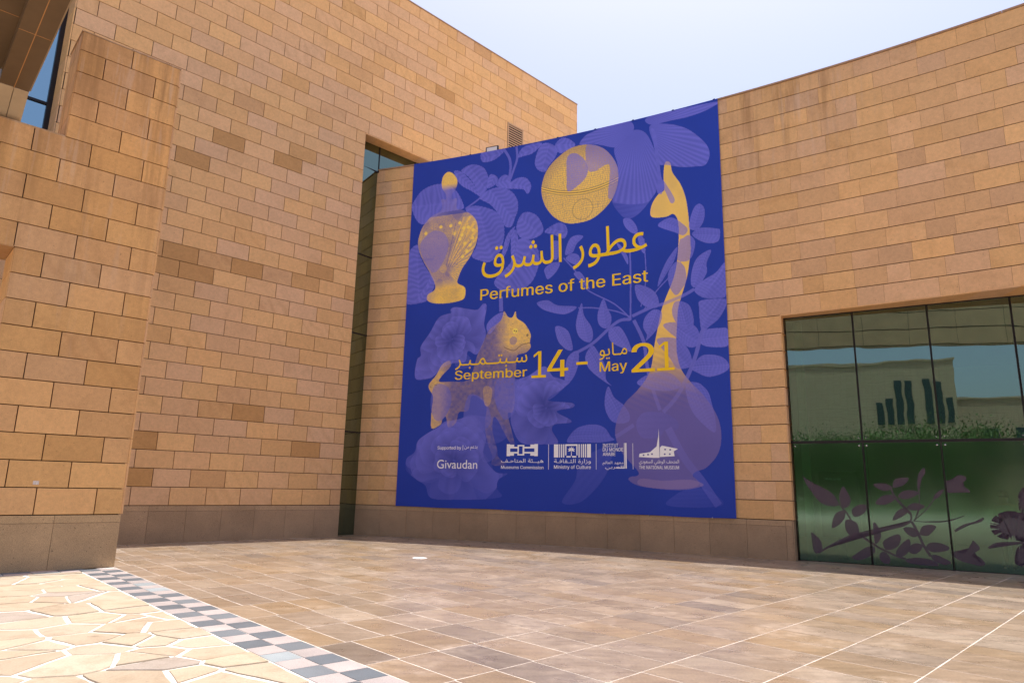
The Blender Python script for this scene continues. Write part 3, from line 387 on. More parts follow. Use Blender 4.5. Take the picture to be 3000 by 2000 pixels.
def tile_data(poly, ztop, depth, ch):
    inn = shrink(poly, ch)
    n = len(poly)
    if len(inn) != n: inn = poly
    area = sum(inn[i - 1][0] * inn[i][1] - inn[i][0] * inn[i - 1][1] for i in range(n))
    if area < 0: inn = inn[::-1]
    cx = sum(p[0] for p in poly) / n; cy = sum(p[1] for p in poly) / n
    outr = [(cx + (x - cx) * (1 + ch / 0.7), cy + (y - cy) * (1 + ch / 0.7)) for x, y in inn]
    V = [(x * C, y * C, ztop * C) for x, y in inn] + [(x * C, y * C, (ztop - ch) * C) for x, y in outr] + [(x * C, y * C, (ztop - depth) * C) for x, y in outr]
    F = [tuple(range(n))] + [(i, n + i, n + (i + 1) % n, (i + 1) % n) for i in range(n)] + [(n + i, 2 * n + i, 2 * n + (i + 1) % n, n + (i + 1) % n) for i in range(n)]
    return V, F
EDGE_R, EDGE_M, EDGE_L = 7.50, 6.87, 6.24     # border: right edge, middle, left edge (to_cb a)
pave = sheet('paving', [cb(EDGE_R, -34), cb(EDGE_R, 26), ab(60, 26), ab(60, -46), cb(20, -46), cb(8, -40)], -0.0045, M['grout'])
def W2side(p): return math.hypot(p[0] - CX, p[1] - CY)
tiles = []
pal = [(0.240, 0.180, 0.132), (0.228, 0.166, 0.118), (0.250, 0.192, 0.150), (0.215, 0.166, 0.132), (0.238, 0.168, 0.108), (0.262, 0.196, 0.142), (0.172, 0.136, 0.114), (0.280, 0.222, 0.176)]
rp = random.Random(5)
GP, GW = 1.045, 1.93
for j in range(-22, 8):
    b0 = -7.97 + GW * j; shift = rp.uniform(-0.12, 0.12)
    for i in range(-6, 46):
        a0 = 10.20 + GP * i + shift
        def q(a, b): return ab(a - 0.07 * (b + 12.0), b)
        poly = [q(a0, b0), q(a0, b0 + GW), q(a0 + GP, b0 + GW), q(a0 + GP, b0)]
        cxy = (sum(p[0] for p in poly) / 4, sum(p[1] for p in poly) / 4)
        c_n = cxy[0] * W1.n[0] + cxy[1] * W1.n[1]
        if W2side(cxy) > R2 + 2.4 or c_n > W1.off + 1.3: continue
        poly = clip(poly, UC[0], UC[1], EDGE_R + 0.02)
        if len(poly) < 3: continue
        poly = shrink(poly, 0.011 + rp.uniform(0, 0.010))
        if len(poly) < 3: continue
        px = proj((cxy[0] * C, cxy[1] * C, 0)); vis = px[2] > 3 and -60 < px[0] < 3060 and px[1] < 2120
        c = pal[rp.choices(range(8), (5, 5, 5, 4, 4, 3, 1.3, 2))[0]]; f = rp.uniform(0.84, 1.04); c = tuple(0.88 * x + 0.12 * y for x, y in zip(c, (0.245, 0.185, 0.142))); c = (c[0], c[1], c[2] * 0.94)
        dist = math.hypot(*cxy)
        if dist > 75 or (px[2] < 0 and dist > 30): continue
        tiles.append((px[2] if vis else 1e6 + dist, poly, (*[k * f for k in c], rp.random()), vis))
tiles.sort(key=lambda t: t[0])
far_items = []
for k, (d, poly, c, vis) in enumerate(tiles):
    dz = rp.uniform(0.0, 0.003)
    V, F = tile_data(poly, dz, 0.10, 0.004)
    if k < 300 and vis: link('paving_slab', mesh('paving_slab', V, F), M['pave'], pave, color=(c[0], c[1], c[2], 1))
    else: far_items.append((V, F, c))
joined('far_paving_slabs', far_items, M['pave_j'], pave)

# chequered border: two columns of square tiles, dark slate against pink granite
bord = sheet('border_paving', [cb(EDGE_L - 0.0, -30.6), cb(EDGE_L, 26), cb(EDGE_R, 26), cb(EDGE_R, -32.2)], -0.010, M['mort2'])
SQ = 0.704
for j in range(0, 34):
    for i in range(2):
        a0 = EDGE_L + 0.63 * i; b0 = -16.432 + SQ * (j - 21)
        dark = (i + j) % 2 == 0
        if not dark: c = (0.325, 0.288, 0.276)
        else:
            h = rp.random(); c = (0.088, 0.104, 0.120) if h < 0.6 else ((0.12, 0.138, 0.154) if h < 0.75 else (0.23, 0.265, 0.28))
        poly = shrink([cb(a0, b0), cb(a0, b0 + SQ), cb(a0 + 0.63, b0 + SQ), cb(a0 + 0.63, b0)], 0.008)
        ctr = cb(a0 + .3, b0 + .3)
        if ctr[0] * W0.n[0] + ctr[1] * W0.n[1] > W0.off - 0.2: continue
        V, F = tile_data(poly, rp.uniform(-0.001, 0.003), 0.1, 0.006); f = rp.uniform(0.92, 1.08)
        link('border_tile', mesh('border_tile', V, F), M['tile'], bord, color=(c[0] * f, c[1] * f, c[2] * f, 1))
for j in range(0, 20):                        # the strip along the foot of the left wall
    for i in range(2):
        s1 = 6.90 - 0.86 * j; s0 = s1 - 0.86; d1 = -0.01 - 0.45 * i; d0 = d1 - 0.45
        P = [W0.p(s0, -PL, d0), W0.p(s1, -PL, d0), W0.p(s1, -PL, d1), W0.p(s0, -PL, d1)]
        poly = [(p[0] / C, p[1] / C) for p in P]
        poly = clip(poly, -UC[0], -UC[1], -EDGE_L) if i else clip(poly, -UC[0], -UC[1], -EDGE_R + 0.7)
        poly = shrink(poly, 0.008) if len(poly) > 2 else []
        if len(poly) < 3: continue
        c = (0.105, 0.128, 0.152) if (i + j) % 2 == 0 else (0.36, 0.30, 0.285)
        if i and (i + j) % 2 == 0: c = (0.25, 0.285, 0.30)
        V, F = tile_data(poly, 0.0, 0.1, 0.006); link('border_tile', mesh('border_tile', V, F), M['tile'], bord, color=(*c, 1))

# flagstones of the crazy paving
flag = sheet('flagstone_paving', [cb(EDGE_L, -30.5), cb(EDGE_L, 26), cb(-60, 26), cb(-60, -30.5)], -0.012, M['mort2'])
seeds = [tuple(p) for p in FLAGS]
rf = random.Random(3)
tries = 0
while tries < 2600:
    tries += 1
    p = cb(rf.uniform(-22, EDGE_L + 0.5), rf.uniform(-31, 16))
    if all((p[0] - q[0]) ** 2 + (p[1] - q[1]) ** 2 > 1.25 ** 2 for q in seeds):
        inframe = proj((p[0] * C, p[1] * C, 0)); 
        if inframe[2] > 3 and -20 < inframe[0] < 1000 and 1680 < inframe[1] < 2020: continue
        seeds.append(p)
fl = []
lim = W0.off - 0.94
for k, p in enumerate(seeds):
    poly = [(p[0] - 3, p[1] - 3), (p[0] + 3, p[1] - 3), (p[0] + 3, p[1] + 3), (p[0] - 3, p[1] + 3)]
    for m, q in enumerate(seeds):
        if m == k: continue
        dx, dy = p[0] - q[0], p[1] - q[1]; L2 = dx * dx + dy * dy
        if L2 > 36: continue
        L = math.sqrt(L2); poly = clip(poly, dx / L, dy / L, (dx * (p[0] + q[0]) + dy * (p[1] + q[1])) / 2 / L)
        if len(poly) < 3: break
    if len(poly) < 3: continue
    poly = clip(poly, -UC[0], -UC[1], -EDGE_L + 0.0); 
    if len(poly) < 3: continue
    poly = clip(poly, -W0.n[0], -W0.n[1], -lim)
    if len(poly) < 3: continue
    poly = shrink(poly, rf.uniform(0.024, 0.06))
    if len(poly) < 3: continue
    # break the straight sides a little
    pts = []
    for i in range(len(poly)):
        a, b = poly[i - 1], poly[i]; L = math.hypot(b[0] - a[0], b[1] - a[1])
        if L < 0.06: continue
        n = max(1, int(L / 0.35))
        for u in range(n):
            k2 = u / n; o = rf.uniform(-0.035, 0.012) if u else -0.02
            nx, ny = (b[1] - a[1]) / L, -(b[0] - a[0]) / L
            pts.append((a[0] + (b[0] - a[0]) * k2 + nx * o, a[1] + (b[1] - a[1]) * k2 + ny * o))
    if len(pts) < 3: continue
    n = len(pts); zt = rf.choice((-0.004, 0.0, 0.003, 0.006, 0.010, 0.016))
    cx = sum(q[0] for q in pts) / n; cy = sum(q[1] for q in pts) / n
    V = [(x * C, y * C, zt * C) for x, y in pts] + [((cx + (x - cx) * 1.012) * C, (cy + (y - cy) * 1.012) * C, (zt - 0.014) * C) for x, y in pts] + [((cx + (x - cx) * 1.012) * C, (cy + (y - cy) * 1.012) * C, -0.06) for x, y in pts]
    F = [tuple(range(n))] + [(i, n + i, n + (i + 1) % n, (i + 1) % n) for i in range(n)] + [(n + i, 2 * n + i, 2 * n + (i + 1) % n, n + (i + 1) % n) for i in range(n)]
    f = rf.uniform(0.86, 1.0); base = rf.choices([(0.372, 0.302, 0.214), (0.392, 0.324, 0.238), (0.355, 0.280, 0.196), (0.31, 0.262, 0.216)], (4, 3, 2, 0.7))[0]
    link('flagstone', mesh('flagstone', V, F), M['flag'], flag, color=(base[0] * f, base[1] * f, base[2] * f, 1))

# ------------------------------------------------------------------ tall straight wall (W1)
big = empty('museum_wing', W1.p(25, -PL, 3)); tag(big, 'tall sandstone block wall with louvred vent and dark corner window', 'building')
V, F = join_data([wall_box(W1, 6.12, 25.03, -PL, 39.96, 0.07, 7), wall_box(W1, 25.03, 49.48, 27.02, 39.96, 0.07, 7), wall_box(W1, 36, 49.48, -PL, 27.02, 0.07, 7), wall_box(W1, -14, 6.12, -PL, 14.6, 0.07, 1.4)])
link('wall_core', mesh('wall_core', V, F), M['mortar'], big)
BROWN = {(18.2, 5): 1, (16.2, 5): .5, (22.2, 3): 1, (20.2, 3): .4, (12.5, 3): 1, (12.6, 1): 1, (16.8, 1): .5, (24.6, 0): .5, (13.3, 20): 1, (19.3, 22): 1, (13.2, 14): 1, (17.3, 14): 1.1, (14.2, 13): 1, (12.5, 13): .9, (22.3, 15): .9, (24.6, 14): .7, (11.4, 14): .8, (19.2, 14): .4, (21.2, 14): .6, (15.2, 14): .5, (15.3, 22): 1.1, (16.3, 25): .5, (19.8, 23): .6, (12.1, 22): .5, (32.4, 33): .9, (36.3, 39): .5, (23.6, 36): .4, (44.4, 37): .4}
J = 0.034
blocks = []
r1 = random.Random(21)
for row in range(40):
    base = 24.26 if row % 2 == 0 else 23.26
    segs = []
    lo = 6.12 if row >= 15 else -12.0
    rng = [(lo, 25.04)] if row < 27 else [(lo, 49.5)]
    if row < 27 and row >= 24: rng.append((36.0, 49.5))
    for (a, b) in rng:
        k0 = math.floor((a - base) / 2.012) - 1
        for k in range(k0, k0 + 40):
            s0 = max(a, base + 2.012 * k); s1 = min(b, base + 2.012 * (k + 1))
            if s1 - s0 < 0.08: continue
            if row in (31, 32, 33) and s0 < 41.55 and s1 > 39.75:      # the vent sits here
                if s0 < 39.6: segs.append((s0, 39.65))
                if s1 > 41.72: segs.append((41.69, s1))
                continue
            segs.append((s0, s1))
    for s0, s1 in segs:
        br = 0
        for (bs, brow), v in BROWN.items():
            if brow == row and s0 <= bs < s1: br = v
        if br == 0 and r1.random() < 0.05: br = r1.uniform(0.1, 0.35)
        blocks.append((row, s0, s1, stone_col(brown=br, r=r1), br))
def seen(p, mx=40):
    x, y, z = proj(p); return z > 1 and -mx < x < 3000 + mx and -mx < y < 2000 + mx, z
cand = []
for i, (row, s0, s1, c, br) in enumerate(blocks):
    vis, z = seen(W1.p((s0 + s1) / 2, row + .5))
    x, y, _ = proj(W1.p(s1 - .1, row + .5))
    hid = x < 332 + (1661 - y) * 0.1347 - 6 and y > 206 and s0 < 11.5          # behind the left wall
    hid = hid or (x < 62)
    if s0 > 25: hid = hid or row < 27 or (x > 1215 and y > 483 - 0.2137 * (x - 1215) + 25)
    if vis and not hid: cand.append(((s1 - s0) / z ** 2, i))
cand.sort(reverse=True); single = {i for _, i in cand[:300]}
rest = []
for i, (row, s0, s1, c, br) in enumerate(blocks):
    w = s1 - s0 - J; h = 1 - J; loc = W1.p((s0 + s1) / 2, row + J / 2, r1.uniform(-0.004, 0.004))
    if i in single: link('stone_block', slab(w, h, 0.08, 0.006, M['stone']), None, big, loc, W1.t, c)
    else:
        v, f = slab_data(w * C, h * C, 0.08 * C, 0.006 * C); rest.append((place(v, loc, W1.t), f, (*c[:3], r1.random())))
# reveal stones at the left end of the wall and the soffit over the corner window
for row in range(15, 40):
    v, f = slab_data(1.85 * C, (1 - J) * C, 0.06 * C, 0.004 * C); rest.append((place(v, W1.p(6.06, row + J / 2, 0.93), W1.t - math.pi / 2), f, (*stone_col(r=r1)[:3], r1.random())))
joined('far_stone_blocks', rest, M['stone_j'], big)
for k in range(6):
    s0 = 25.04 + 2.0 * k - 0.9 * (k > 0); s1 = 25.04 + 2.0 * (k + 1) - 0.9
    V, F = wall_box(W1, s0 + 0.012, s1 - 0.012, 26.93, 27.005, 0.012, 1.03); link('soffit_stone', mesh('soffit_stone', V, F), M['stone'], big, color=stone_col(r=r1))
V, F = wall_box(W1, 6.05, 49.52, 40.0, 40.10, -0.03, 7.1); link('coping', mesh('coping', V, F), M['stone'], big, color=(0.36, 0.23, 0.14, 1))
def plinth_w1(s0, s1, c):
    V, F = wall_box(W1, s0 + 0.006, s1 - 0.006, -PL, -0.31, -0.015, 0.5); a = link('plinth_panel', mesh('plinth_panel', V, F), M['granite'], big, color=c)
    V, F = wall_box(W1, s0 + 0.006, s1 - 0.006, -0.30, -0.02, -0.020, 0.5); link('plinth_cap', mesh('plinth_cap', V, F), M['granite'], a, color=(c[0] * 1.12, c[1] * 1.12, c[2] * 1.10, 1))
def gran(): f = r1.uniform(0.93, 1.07); return (0.395 * f, 0.268 * f, 0.158 * f, 1)
s = 25.04 - 1.83
edges = [25.04]
while s > -12: edges.append(s); s -= 2.0
for a, b in zip(edges[1:], edges[:-1]): plinth_w1(a, b, gran())

# corner window of the tall wall
V, F = wall_box(W1, 25.04, 36, 24.87, 27.0, 1.06, 1.10); link('pane', mesh('pane', V, F), M['glass_b'], big)
def slit(z0, z1, d0, d1):
    P = [W1.p(25.04, z0, 0.80 + d0), W1.p(26.95, z0, 1.10 + d0), W1.p(26.95, z0, 1.10 + d1), W1.p(25.04, z0, 0.80 + d1), W1.p(25.04, z1, 0.80 + d0), W1.p(26.95, z1, 1.10 + d0), W1.p(26.95, z1, 1.10 + d1), W1.p(25.04, z1, 0.80 + d1)]
    return P, [(0, 3, 2, 1), (4, 5, 6, 7), (0, 1, 5, 4), (1, 2, 6, 5), (2, 3, 7, 6), (3, 0, 4, 7)]
V, F = slit(-PL, 24.82, 0.0, 0.04); link('pane', mesh('pane', V, F), M['glass_b'], big)
for nme, zc in (('glazing_bar', 4.94), ('glazing_bar', 11.98), ('glazing_bar', 17.92), ('glazing_bar', 24.87)):
    V, F = slit(zc - 0.05, zc + 0.05, -0.03, 0.03) if zc < 20 else wall_box(W1, 25.04, 36, zc - 0.05, zc + 0.05, 1.02, 1.09); link(nme, mesh(nme, V, F), M['dark'], big)
for sc, w in ((25.10, 0.12), (27.0, 0.07), (30.4, 0.07)):
    V, F = wall_box(W1, sc - w / 2, sc + w / 2, -PL if sc < 26 else 24.9, 26.95, 0.77 if sc < 26 else 1.015, 1.088); link('mullion', mesh('mullion', V, F), M['dark'], big)
V, F = wall_box(W1, 24.0, 37, -PL, 27.5, 5.0, 5.2); link('inner_wall', mesh('inner_wall', V, F), M['room'], big)
# glazed bay beyond the left end
V, F = wall_box(W1, -14, 6.12, 14.62, 42, 1.90, 1.94); link('pane', mesh('pane', V, F), M['glass_c'], big)
V, F = wall_box(W1, 5.82, 6.10, 14.62, 42, 1.74, 1.89); link('mullion', mesh('mullion', V, F), M['dark'], big)
for zc in (21.72, 27.19, 32.7):
    V, F = wall_box(W1, -14, 5.82, zc - 0.07, zc + 0.07, 1.80, 1.895); link('glazing_bar', mesh('glazing_bar', V, F), M['dark'], big)
V, F = wall_box(W1, -14, 7, 12, 42, 4.5, 4.7); link('inner_wall', mesh('inner_wall', V, F), M['room'], big)
# louvred vent
vent = empty('vent', W1.p(40.67, 31, 0)); vent.parent = big; vent.matrix_parent_inverse = wm(big).inverted()
V, F = join_data([wall_box(W1, 39.67, 39.77, 31.0, 33.98, -0.05, 0.3), wall_box(W1, 41.57, 41.67, 31.0, 33.98, -0.05, 0.3), wall_box(W1, 39.77, 41.57, 33.86, 33.98, -0.048, 0.3), wall_box(W1, 39.77, 41.57, 31.0, 31.10, -0.048, 0.3)])
link('vent_frame', mesh('vent_frame', V, F), M['louvre'], vent)
for k in range(12):
    z = 31.16 + k * 0.226
    P = [W1.p(39.77, z, -0.04), W1.p(41.57, z, -0.04), W1.p(41.57, z + 0.10, 0.06), W1.p(39.77, z + 0.10, 0.06), W1.p(39.77, z + 0.10, -0.04), W1.p(41.57, z + 0.10, -0.04), W1.p(41.57, z + 0.16, 0.06), W1.p(39.77, z + 0.16, 0.06)]
    link('louvre_slat', mesh('louvre_slat', P, [(0, 3, 2, 1), (4, 5, 6, 7), (0, 1, 5, 4), (1, 2, 6, 5), (2, 3, 7, 6), (3, 0, 4, 7)]), M['louvre'], vent)

# ------------------------------------------------------------------ curved wall with the banner (W2)
S_L, S_R, S_W, S_END = -136.08, -111.2, -107.62, -86.0
cw = empty('curved_wall', arc(-121, -PL, 0.7)); tag(cw, 'curved sandstone wall behind the blue banner, wide window at right', 'building')
V, F = join_data([arc_box(S_L, S_W - 0.07, -PL, 10.99, 0.05, 1.5), arc_box(S_L, S_END, 11.06, 24.97, 0.05, 1.5)])
link('wall_core', mesh('wall_core', V, F), M['mortar'], cw)
r2 = random.Random(8)
lens = [0.9, 1.15, 1.4, 1.7, 2.0, 2.35, 2.7]
wb = []
for row in range(25):
    runs = [(S_L, -132.2, 0), (S_R, S_W if row < 11 else S_END, 1)]
    for a, b, side in runs:
        s = a
        first = True
        while s < b - 1e-6:
            L = r2.choices(lens, (1, 2, 3, 3, 3, 2, 1))[0] * (0.75 if side == 0 else 0.9 if row > 10 else 0.8)
            if first: L *= r2.uniform(0.4, 1.0); first = False
            e = s + L
            if b - e < 0.5: e = b
            wb.append((row, s, min(e, b), side)); s = e
cand2 = []
for i, (row, s0, s1, side) in enumerate(wb):
    vis, z = seen(arc((s0 + s1) / 2, row + .5))
    if vis: cand2.append(((s1 - s0) / z ** 2, i))
cand2.sort(reverse=True); single2 = {i for _, i in cand2[:300]}
rest = []
for i, (row, s0, s1, side) in enumerate(wb):
    w = round(s1 - s0 - 0.007, 3); loc = arc((s0 + s1) / 2, row + 0.02, r2.uniform(-0.003, 0.003)); c = stone_col(brown=r2.choice((0, 0, 0, 0.08, 0.15)), r=r2)
    f_ = r2.uniform(0.92, 1.04); c = (c[0] * f_, c[1] * f_, c[2] * f_, 1)
    rz = arc_rz((s0 + s1) / 2)
    if i in single2: link('stone_block', slab(w, 0.96, 0.09, 0.0035, M['stone_w2'], 'ashlar'), None, cw, loc, rz, c)
    else:
        v, f = slab_data(w * C, 0.96 * C, 0.09 * C, 0.0035 * C); rest.append((place(v, loc, rz), f, (*c[:3], r2.random())))
joined('far_stone_blocks', rest, M['stone_j'], cw)
S = S_L
while S < S_END:
    S1_ = S + 4.0; V, F = arc_box(S + 0.006, S1_ - 0.006, 25.0, 25.10, -0.05, 1.55, 3); link('coping', mesh('coping', V, F), M['stone'], cw, color=(0.40, 0.25, 0.15, 1)); S = S1_
S = S_L
while S < S_W - 0.05:
    e = -133.95 + 2.0 * (math.floor((S + 133.95 + 1e-4) / 2.0) + 1)
    e = min(e, S_W)
    if S_W - e < 0.3: e = S_W
    c = gran()
    V, F = arc_box(S + 0.006, e - 0.006, -PL, -0.31, -0.015, 0.3, 2); a = link('plinth_panel', mesh('plinth_panel', V, F), M['granite'], cw, color=c)
    V, F = arc_box(S + 0.006, e - 0.006, -0.30, -0.02, -0.022, 0.3, 2); link('plinth_cap', mesh('plinth_cap', V, F), M['granite'], a, color=(c[0] * 1.15, c[1] * 1.15, c[2] * 1.12, 1)); S = e
# glass line of the big window
GA = Vector((15.1916, 37.4445)); gt = math.radians(-30.8); GU = Vector((math.cos(gt), math.sin(gt))); GN = Vector((-GU.y, GU.x))
def gl(s, z, d=0.0): q = GA + GU * s + GN * d; return (q.x * C, q.y * C, (z + PL) * C)
def gl_box(s0, s1, z0, z1, d0, d1):
    P = [gl(s, z, d) for z in (z0, z1) for (s, d) in ((s0, d0), (s1, d0), (s1, d1), (s0, d1))]
    return P, [(0, 3, 2, 1), (4, 5, 6, 7), (0, 1, 5, 4), (1, 2, 6, 5), (2, 3, 7, 6), (3, 0, 4, 7)]
ja = arc(S_W, 0, 0.0); jb = gl(0.0, 0, 0.02)
jd = math.hypot(jb[0] - ja[0], jb[1] - ja[1]); jr = math.atan2(jb[1] - ja[1], jb[0] - ja[0])
for row in range(11):
    v, f = slab_data(jd, (1 - J) * C, 0.07 * C, 0.004 * C)
    o = link('jamb_stone', mesh('jamb_stone', v, f), M['stone_w2'], cw, ((ja[0] + jb[0]) / 2, (ja[1] + jb[1]) / 2, (row + J / 2 + PL) * C), jr + math.pi, color=stone_col(r=r2))
v, f = slab_data(jd, (PL - 0.02) * C, 0.07 * C, 0.004 * C); link('jamb_plinth', mesh('jamb_plinth', v, f), M['granite'], cw, ((ja[0] + jb[0]) / 2, (ja[1] + jb[1]) / 2, 0.0), jr + math.pi, color=gran())
n = 14
for k in range(n):                            # soffit over the window, one stone at a time
    a = S_W + (S_END - S_W) * k / n + 0.01; b = S_W + (S_END - S_W) * (k + 1) / n - 0.01
    sa = (k / n) * 20.0; sb = ((k + 1) / n) * 20.0
    P = [arc(a, 10.965, 0.012), arc(b, 10.965, 0.012), gl(sb, 10.965, 0.05), gl(sa, 10.965, 0.05), arc(a, 11.06, 0.012), arc(b, 11.06, 0.012), gl(sb, 11.06, 0.05), gl(sa, 11.06, 0.05)]
    link('soffit_stone', mesh('soffit_stone', P, [(0, 3, 2, 1), (4, 5, 6, 7), (0, 1, 5, 4), (1, 2, 6, 5), (2, 3, 7, 6), (3, 0, 4, 7)]), M['stone_w2'], cw, color=stone_col(r=r2))
# flat roof behind the parapet
P = [arc(S, 24.0, 1.45) for S in np.linspace(S_L, S_END, 16)] + [((CX + 175 * math.cos(a)) * C, (CY + 175 * math.sin(a)) * C, (24.0 + PL) * C) for a in np.linspace(0.62, 1.22, 8)]
link('roof', mesh('roof', P, [tuple(range(len(P)))]), M['roof'], cw)

# ------------------------------------------------------------------ glass curtain wall
gw = empty('glass_curtain_wall', gl(7, -PL)); tag(gw, 'green glass curtain wall with dark mullions and purple flower vinyl', 'window')
ms = [0.03, 3.47, 6.90, 10.37, 13.83, 17.3, 20.7]
for k in range(6):
    for z0, z1 in ((-PL + 0.03, 4.0), (4.14, 10.96)):
        V, F = gl_box(ms[k] + 0.012, ms[k + 1] - 0.012, z0, z1, 0.0, 0.025); link('pane', mesh('pane', V, F), M['glass' if z0 > 0 else 'glass_l'], gw)
for k, s in enumerate(ms):
    w = 0.045 if k else 0.03
    V, F = gl_box(s - w, s - 0.012, -PL, 10.96, -0.035, 0.22); link('mullion', mesh('mullion', V, F), M['dark'], gw)
    V, F = gl_box(s + 0.012, s + w, -PL, 10.96, -0.033, 0.22); link('mullion', mesh('mullion', V, F), M['dark'], gw)
    if k:
        V, F = gl_box(s + 0.05, s + 0.11, -PL + 0.02, 4.0, 0.25, 0.95); link('glass_fin', mesh('glass_fin', V, F), M['fin'], gw)
V, F = gl_box(0, 20.7, 4.0, 4.135, -0.045, 0.20); link('transom', mesh('transom', V, F), M['dark'], gw)
V, F = gl_box(0, 20.7, -PL, -PL + 0.03, -0.02, 0.10); link('sill', mesh('sill', V, F), M['dark'], gw)
V, F = gl_box(0, 20.7, 10.90, 10.963, -0.03, 0.10); link('head_bar', mesh('head_bar', V, F), M['dark'], gw)
def ball(name, c, r, mat, parent, seg=10):
    bm = bmesh.new(); bmesh.ops.create_uvsphere(bm, u_segments=seg, v_segments=6, radius=r); me = bpy.data.meshes.new(name); bm.to_mesh(me); bm.free()
    return link(name, me, mat, parent, c)
for k, s in enumerate(ms[:-1]):
    for side in ((1,) if k == 0 else (-1, 1)):
        for zz, rr in ((3.86, 0.05), (4.26, 0.03)):
            ball('glass_fitting', gl(s + side * 0.17, zz, -0.02), rr * C, M['steel'], gw)
            V, F = gl_box(min(s, s + side * .17), max(s, s + side * .17), zz - 0.015, zz + 0.015, 0.03, 0.06); link('fitting_arm', mesh('fitting_arm', V, F), M['steel'], gw)
def flat(name, pts, fn, d, mat, parent, th=0.006):
    """a thin cut sheet with the given outline"""
    bm = bmesh.new(); vs = [bm.verts.new(fn(a, b, d)) for a, b in pts]; f = bm.faces.new(vs)
    bmesh.ops.triangulate(bm, faces=[f]); me = bpy.data.meshes.new(name); bm.to_mesh(me); bm.free(); return link(name, me, mat, parent)
def spline(pts, closed=True, n=5):
    out = []; N = len(pts)
    for i in range(N if closed else N - 1):
        p0, p1, p2, p3 = [np.array(pts[(i + k) % N] if closed else pts[min(max(i + k, 0), N - 1)], float) for k in (-1, 0, 1, 2)]
        for j in range(n):
            t = j / n; out.append(tuple(0.5 * (2 * p1 + (p2 - p0) * t + (2 * p0 - 5 * p1 + 4 * p2 - p3) * t * t + (3 * p1 - p0 - 3 * p2 + p3) * t ** 3)))
    if not closed: out.append(tuple(pts[-1]))
    return out
def ribbon(pts, w):
    L, Rr = [], []
    for i, p in enumerate(pts):
        a = pts[max(i - 1, 0)]; b = pts[min(i + 1, len(pts) - 1)]; dx, dy = b[0] - a[0], b[1] - a[1]; l = math.hypot(dx, dy) or 1
        L.append((p[0] - dy / l * w / 2, p[1] + dx / l * w / 2)); Rr.append((p[0] + dy / l * w / 2, p[1] - dx / l * w / 2))
    return L + Rr[::-1]
def feather(p, amp):
    q = spline(p, True, 16); c = (sum(a for a, b in q) / len(q), sum(b for a, b in q) / len(q))
    return [((a + (c[0] - a) * amp), (b + (c[1] - b) * amp)) if i % 2 else (a, b) for i, (a, b) in enumerate(q)]
for k, p in enumerate(DECAL['d']): flat('vinyl_leaf', spline(p, True, 4) if k < len(DECAL['d']) - 3 else feather(p, 0.42), gl, -0.006 - 0.0016 * (k % 3), M['vinyl'], gw)
for k, (w, p) in enumerate(DECAL['s']): flat('vinyl_stem', ribbon(spline(p, False, 4), w), gl, -0.011, M['vinyl'], gw)
# the room behind the glass
lobby = empty('lobby', gl(8, -PL, 8)); tag(lobby, 'dim lobby seen through the green glass', 'room')
V, F = gl_box(-4, 24, -PL - 0.3, -PL - 0.005, 0.3, 22); link('lobby_floor', mesh('lobby_floor', V, F), M['room_f'], lobby)
V, F = gl_box(-4, 24, 11.1, 11.3, 0.8, 22); link('lobby_ceiling', mesh('lobby_ceiling', V, F), M['room'], lobby)
V, F = gl_box(-4, 24, -PL, 11.1, 22, 22.2); link('lobby_wall', mesh('lobby_wall', V, F), M['room'], lobby)
for s in (-4, 23.8):
    V, F = gl_box(s, s + .2, -PL, 11.1, 1.6, 22); link('lobby_wall', mesh('lobby_wall', V, F), M['room'], lobby)
V, F = gl_box(0.35, 0.75, -PL, 10.9, 1.0, 1.4); link('lobby_column', mesh('lobby_column', V, F), plain('lobby_column', (0.34, 0.40, 0.30), 0.6), lobby)

# ------------------------------------------------------------------ left wall with pier (W0)
lw = empty('left_wall', W0.p(5, -PL, 1)); tag(lw, 'stained sandstone wall with taller pier at the left edge', 'wall')
DP = 2.3
V, F = join_data([wall_box(W0, 3.12, 7.90, -PL, 14.96, 0.08, DP), wall_box(W0, 4.14, 7.90, 14.96, 19.83, 0.08, DP), wall_box(W0, -16, 3.12, 10.06, 14.96, 0.08, DP)])
link('wall_core', mesh('wall_core', V, F), M['mortar'], lw)
r0 = random.Random(4)
def w0_stone(s0, s1, row, h=1.0):
    br = r0.choice((0, 0, 0.1, 0.25, 0.45)); c = stone_col(brown=br, r=r0); f = r0.uniform(0.88, 1.0)
    if row > 6 and s0 < 5: f *= 0.95
    link('stone_block', slab(s1 - s0 - J, h - J, 0.10, 0.008, M['stone_w0'], 'pier_stone'), None, lw, W0.p((s0 + s1) / 2, row + J / 2, r0.uniform(-0.006, 0.006)), W0.t, (c[0] * f, c[1] * f * 0.955, c[2] * f * 0.86, 1))
for row in range(20):
    base = 7.02 if row % 2 == 0 else 6.02
    lo = 3.05 if row < 10 else (-4.0 if row < 15 else 4.07)
    edges = [7.98] + [base - 2.0 * k for k in range(8)]
    for a, b in zip(edges[1:], edges[:-1]):
        a = max(a, lo)
        if b - a > 0.1: w0_stone(a, b, row, 1.0 if row < 19 else 0.87)
def w0_return(s, z, d0, d1, faceleft, h=1.0):
    v, f = slab_data((d1 - d0) * C, (h - J) * C, 0.08 * C, 0.006 * C)
    link('return_stone', mesh('return_stone', v, f), M['stone_w0'], lw, W0.p(s, z + J / 2, (d0 + d1) / 2), W0.t + (math.pi / 2 if faceleft else -math.pi / 2) + (math.pi if faceleft else 0), color=stone_col(r=r0))
for row in range(20):
    if row >= 15: w0_return(4.06, row, 0.06, DP, True, 1.0 if row < 19 else 0.87)
    if row < 10: w0_return(3.04, row, 0.06, DP - 0.2, True)
    w0_return(7.98, row, 0.06, DP, False, 1.0 if row < 19 else 0.87)
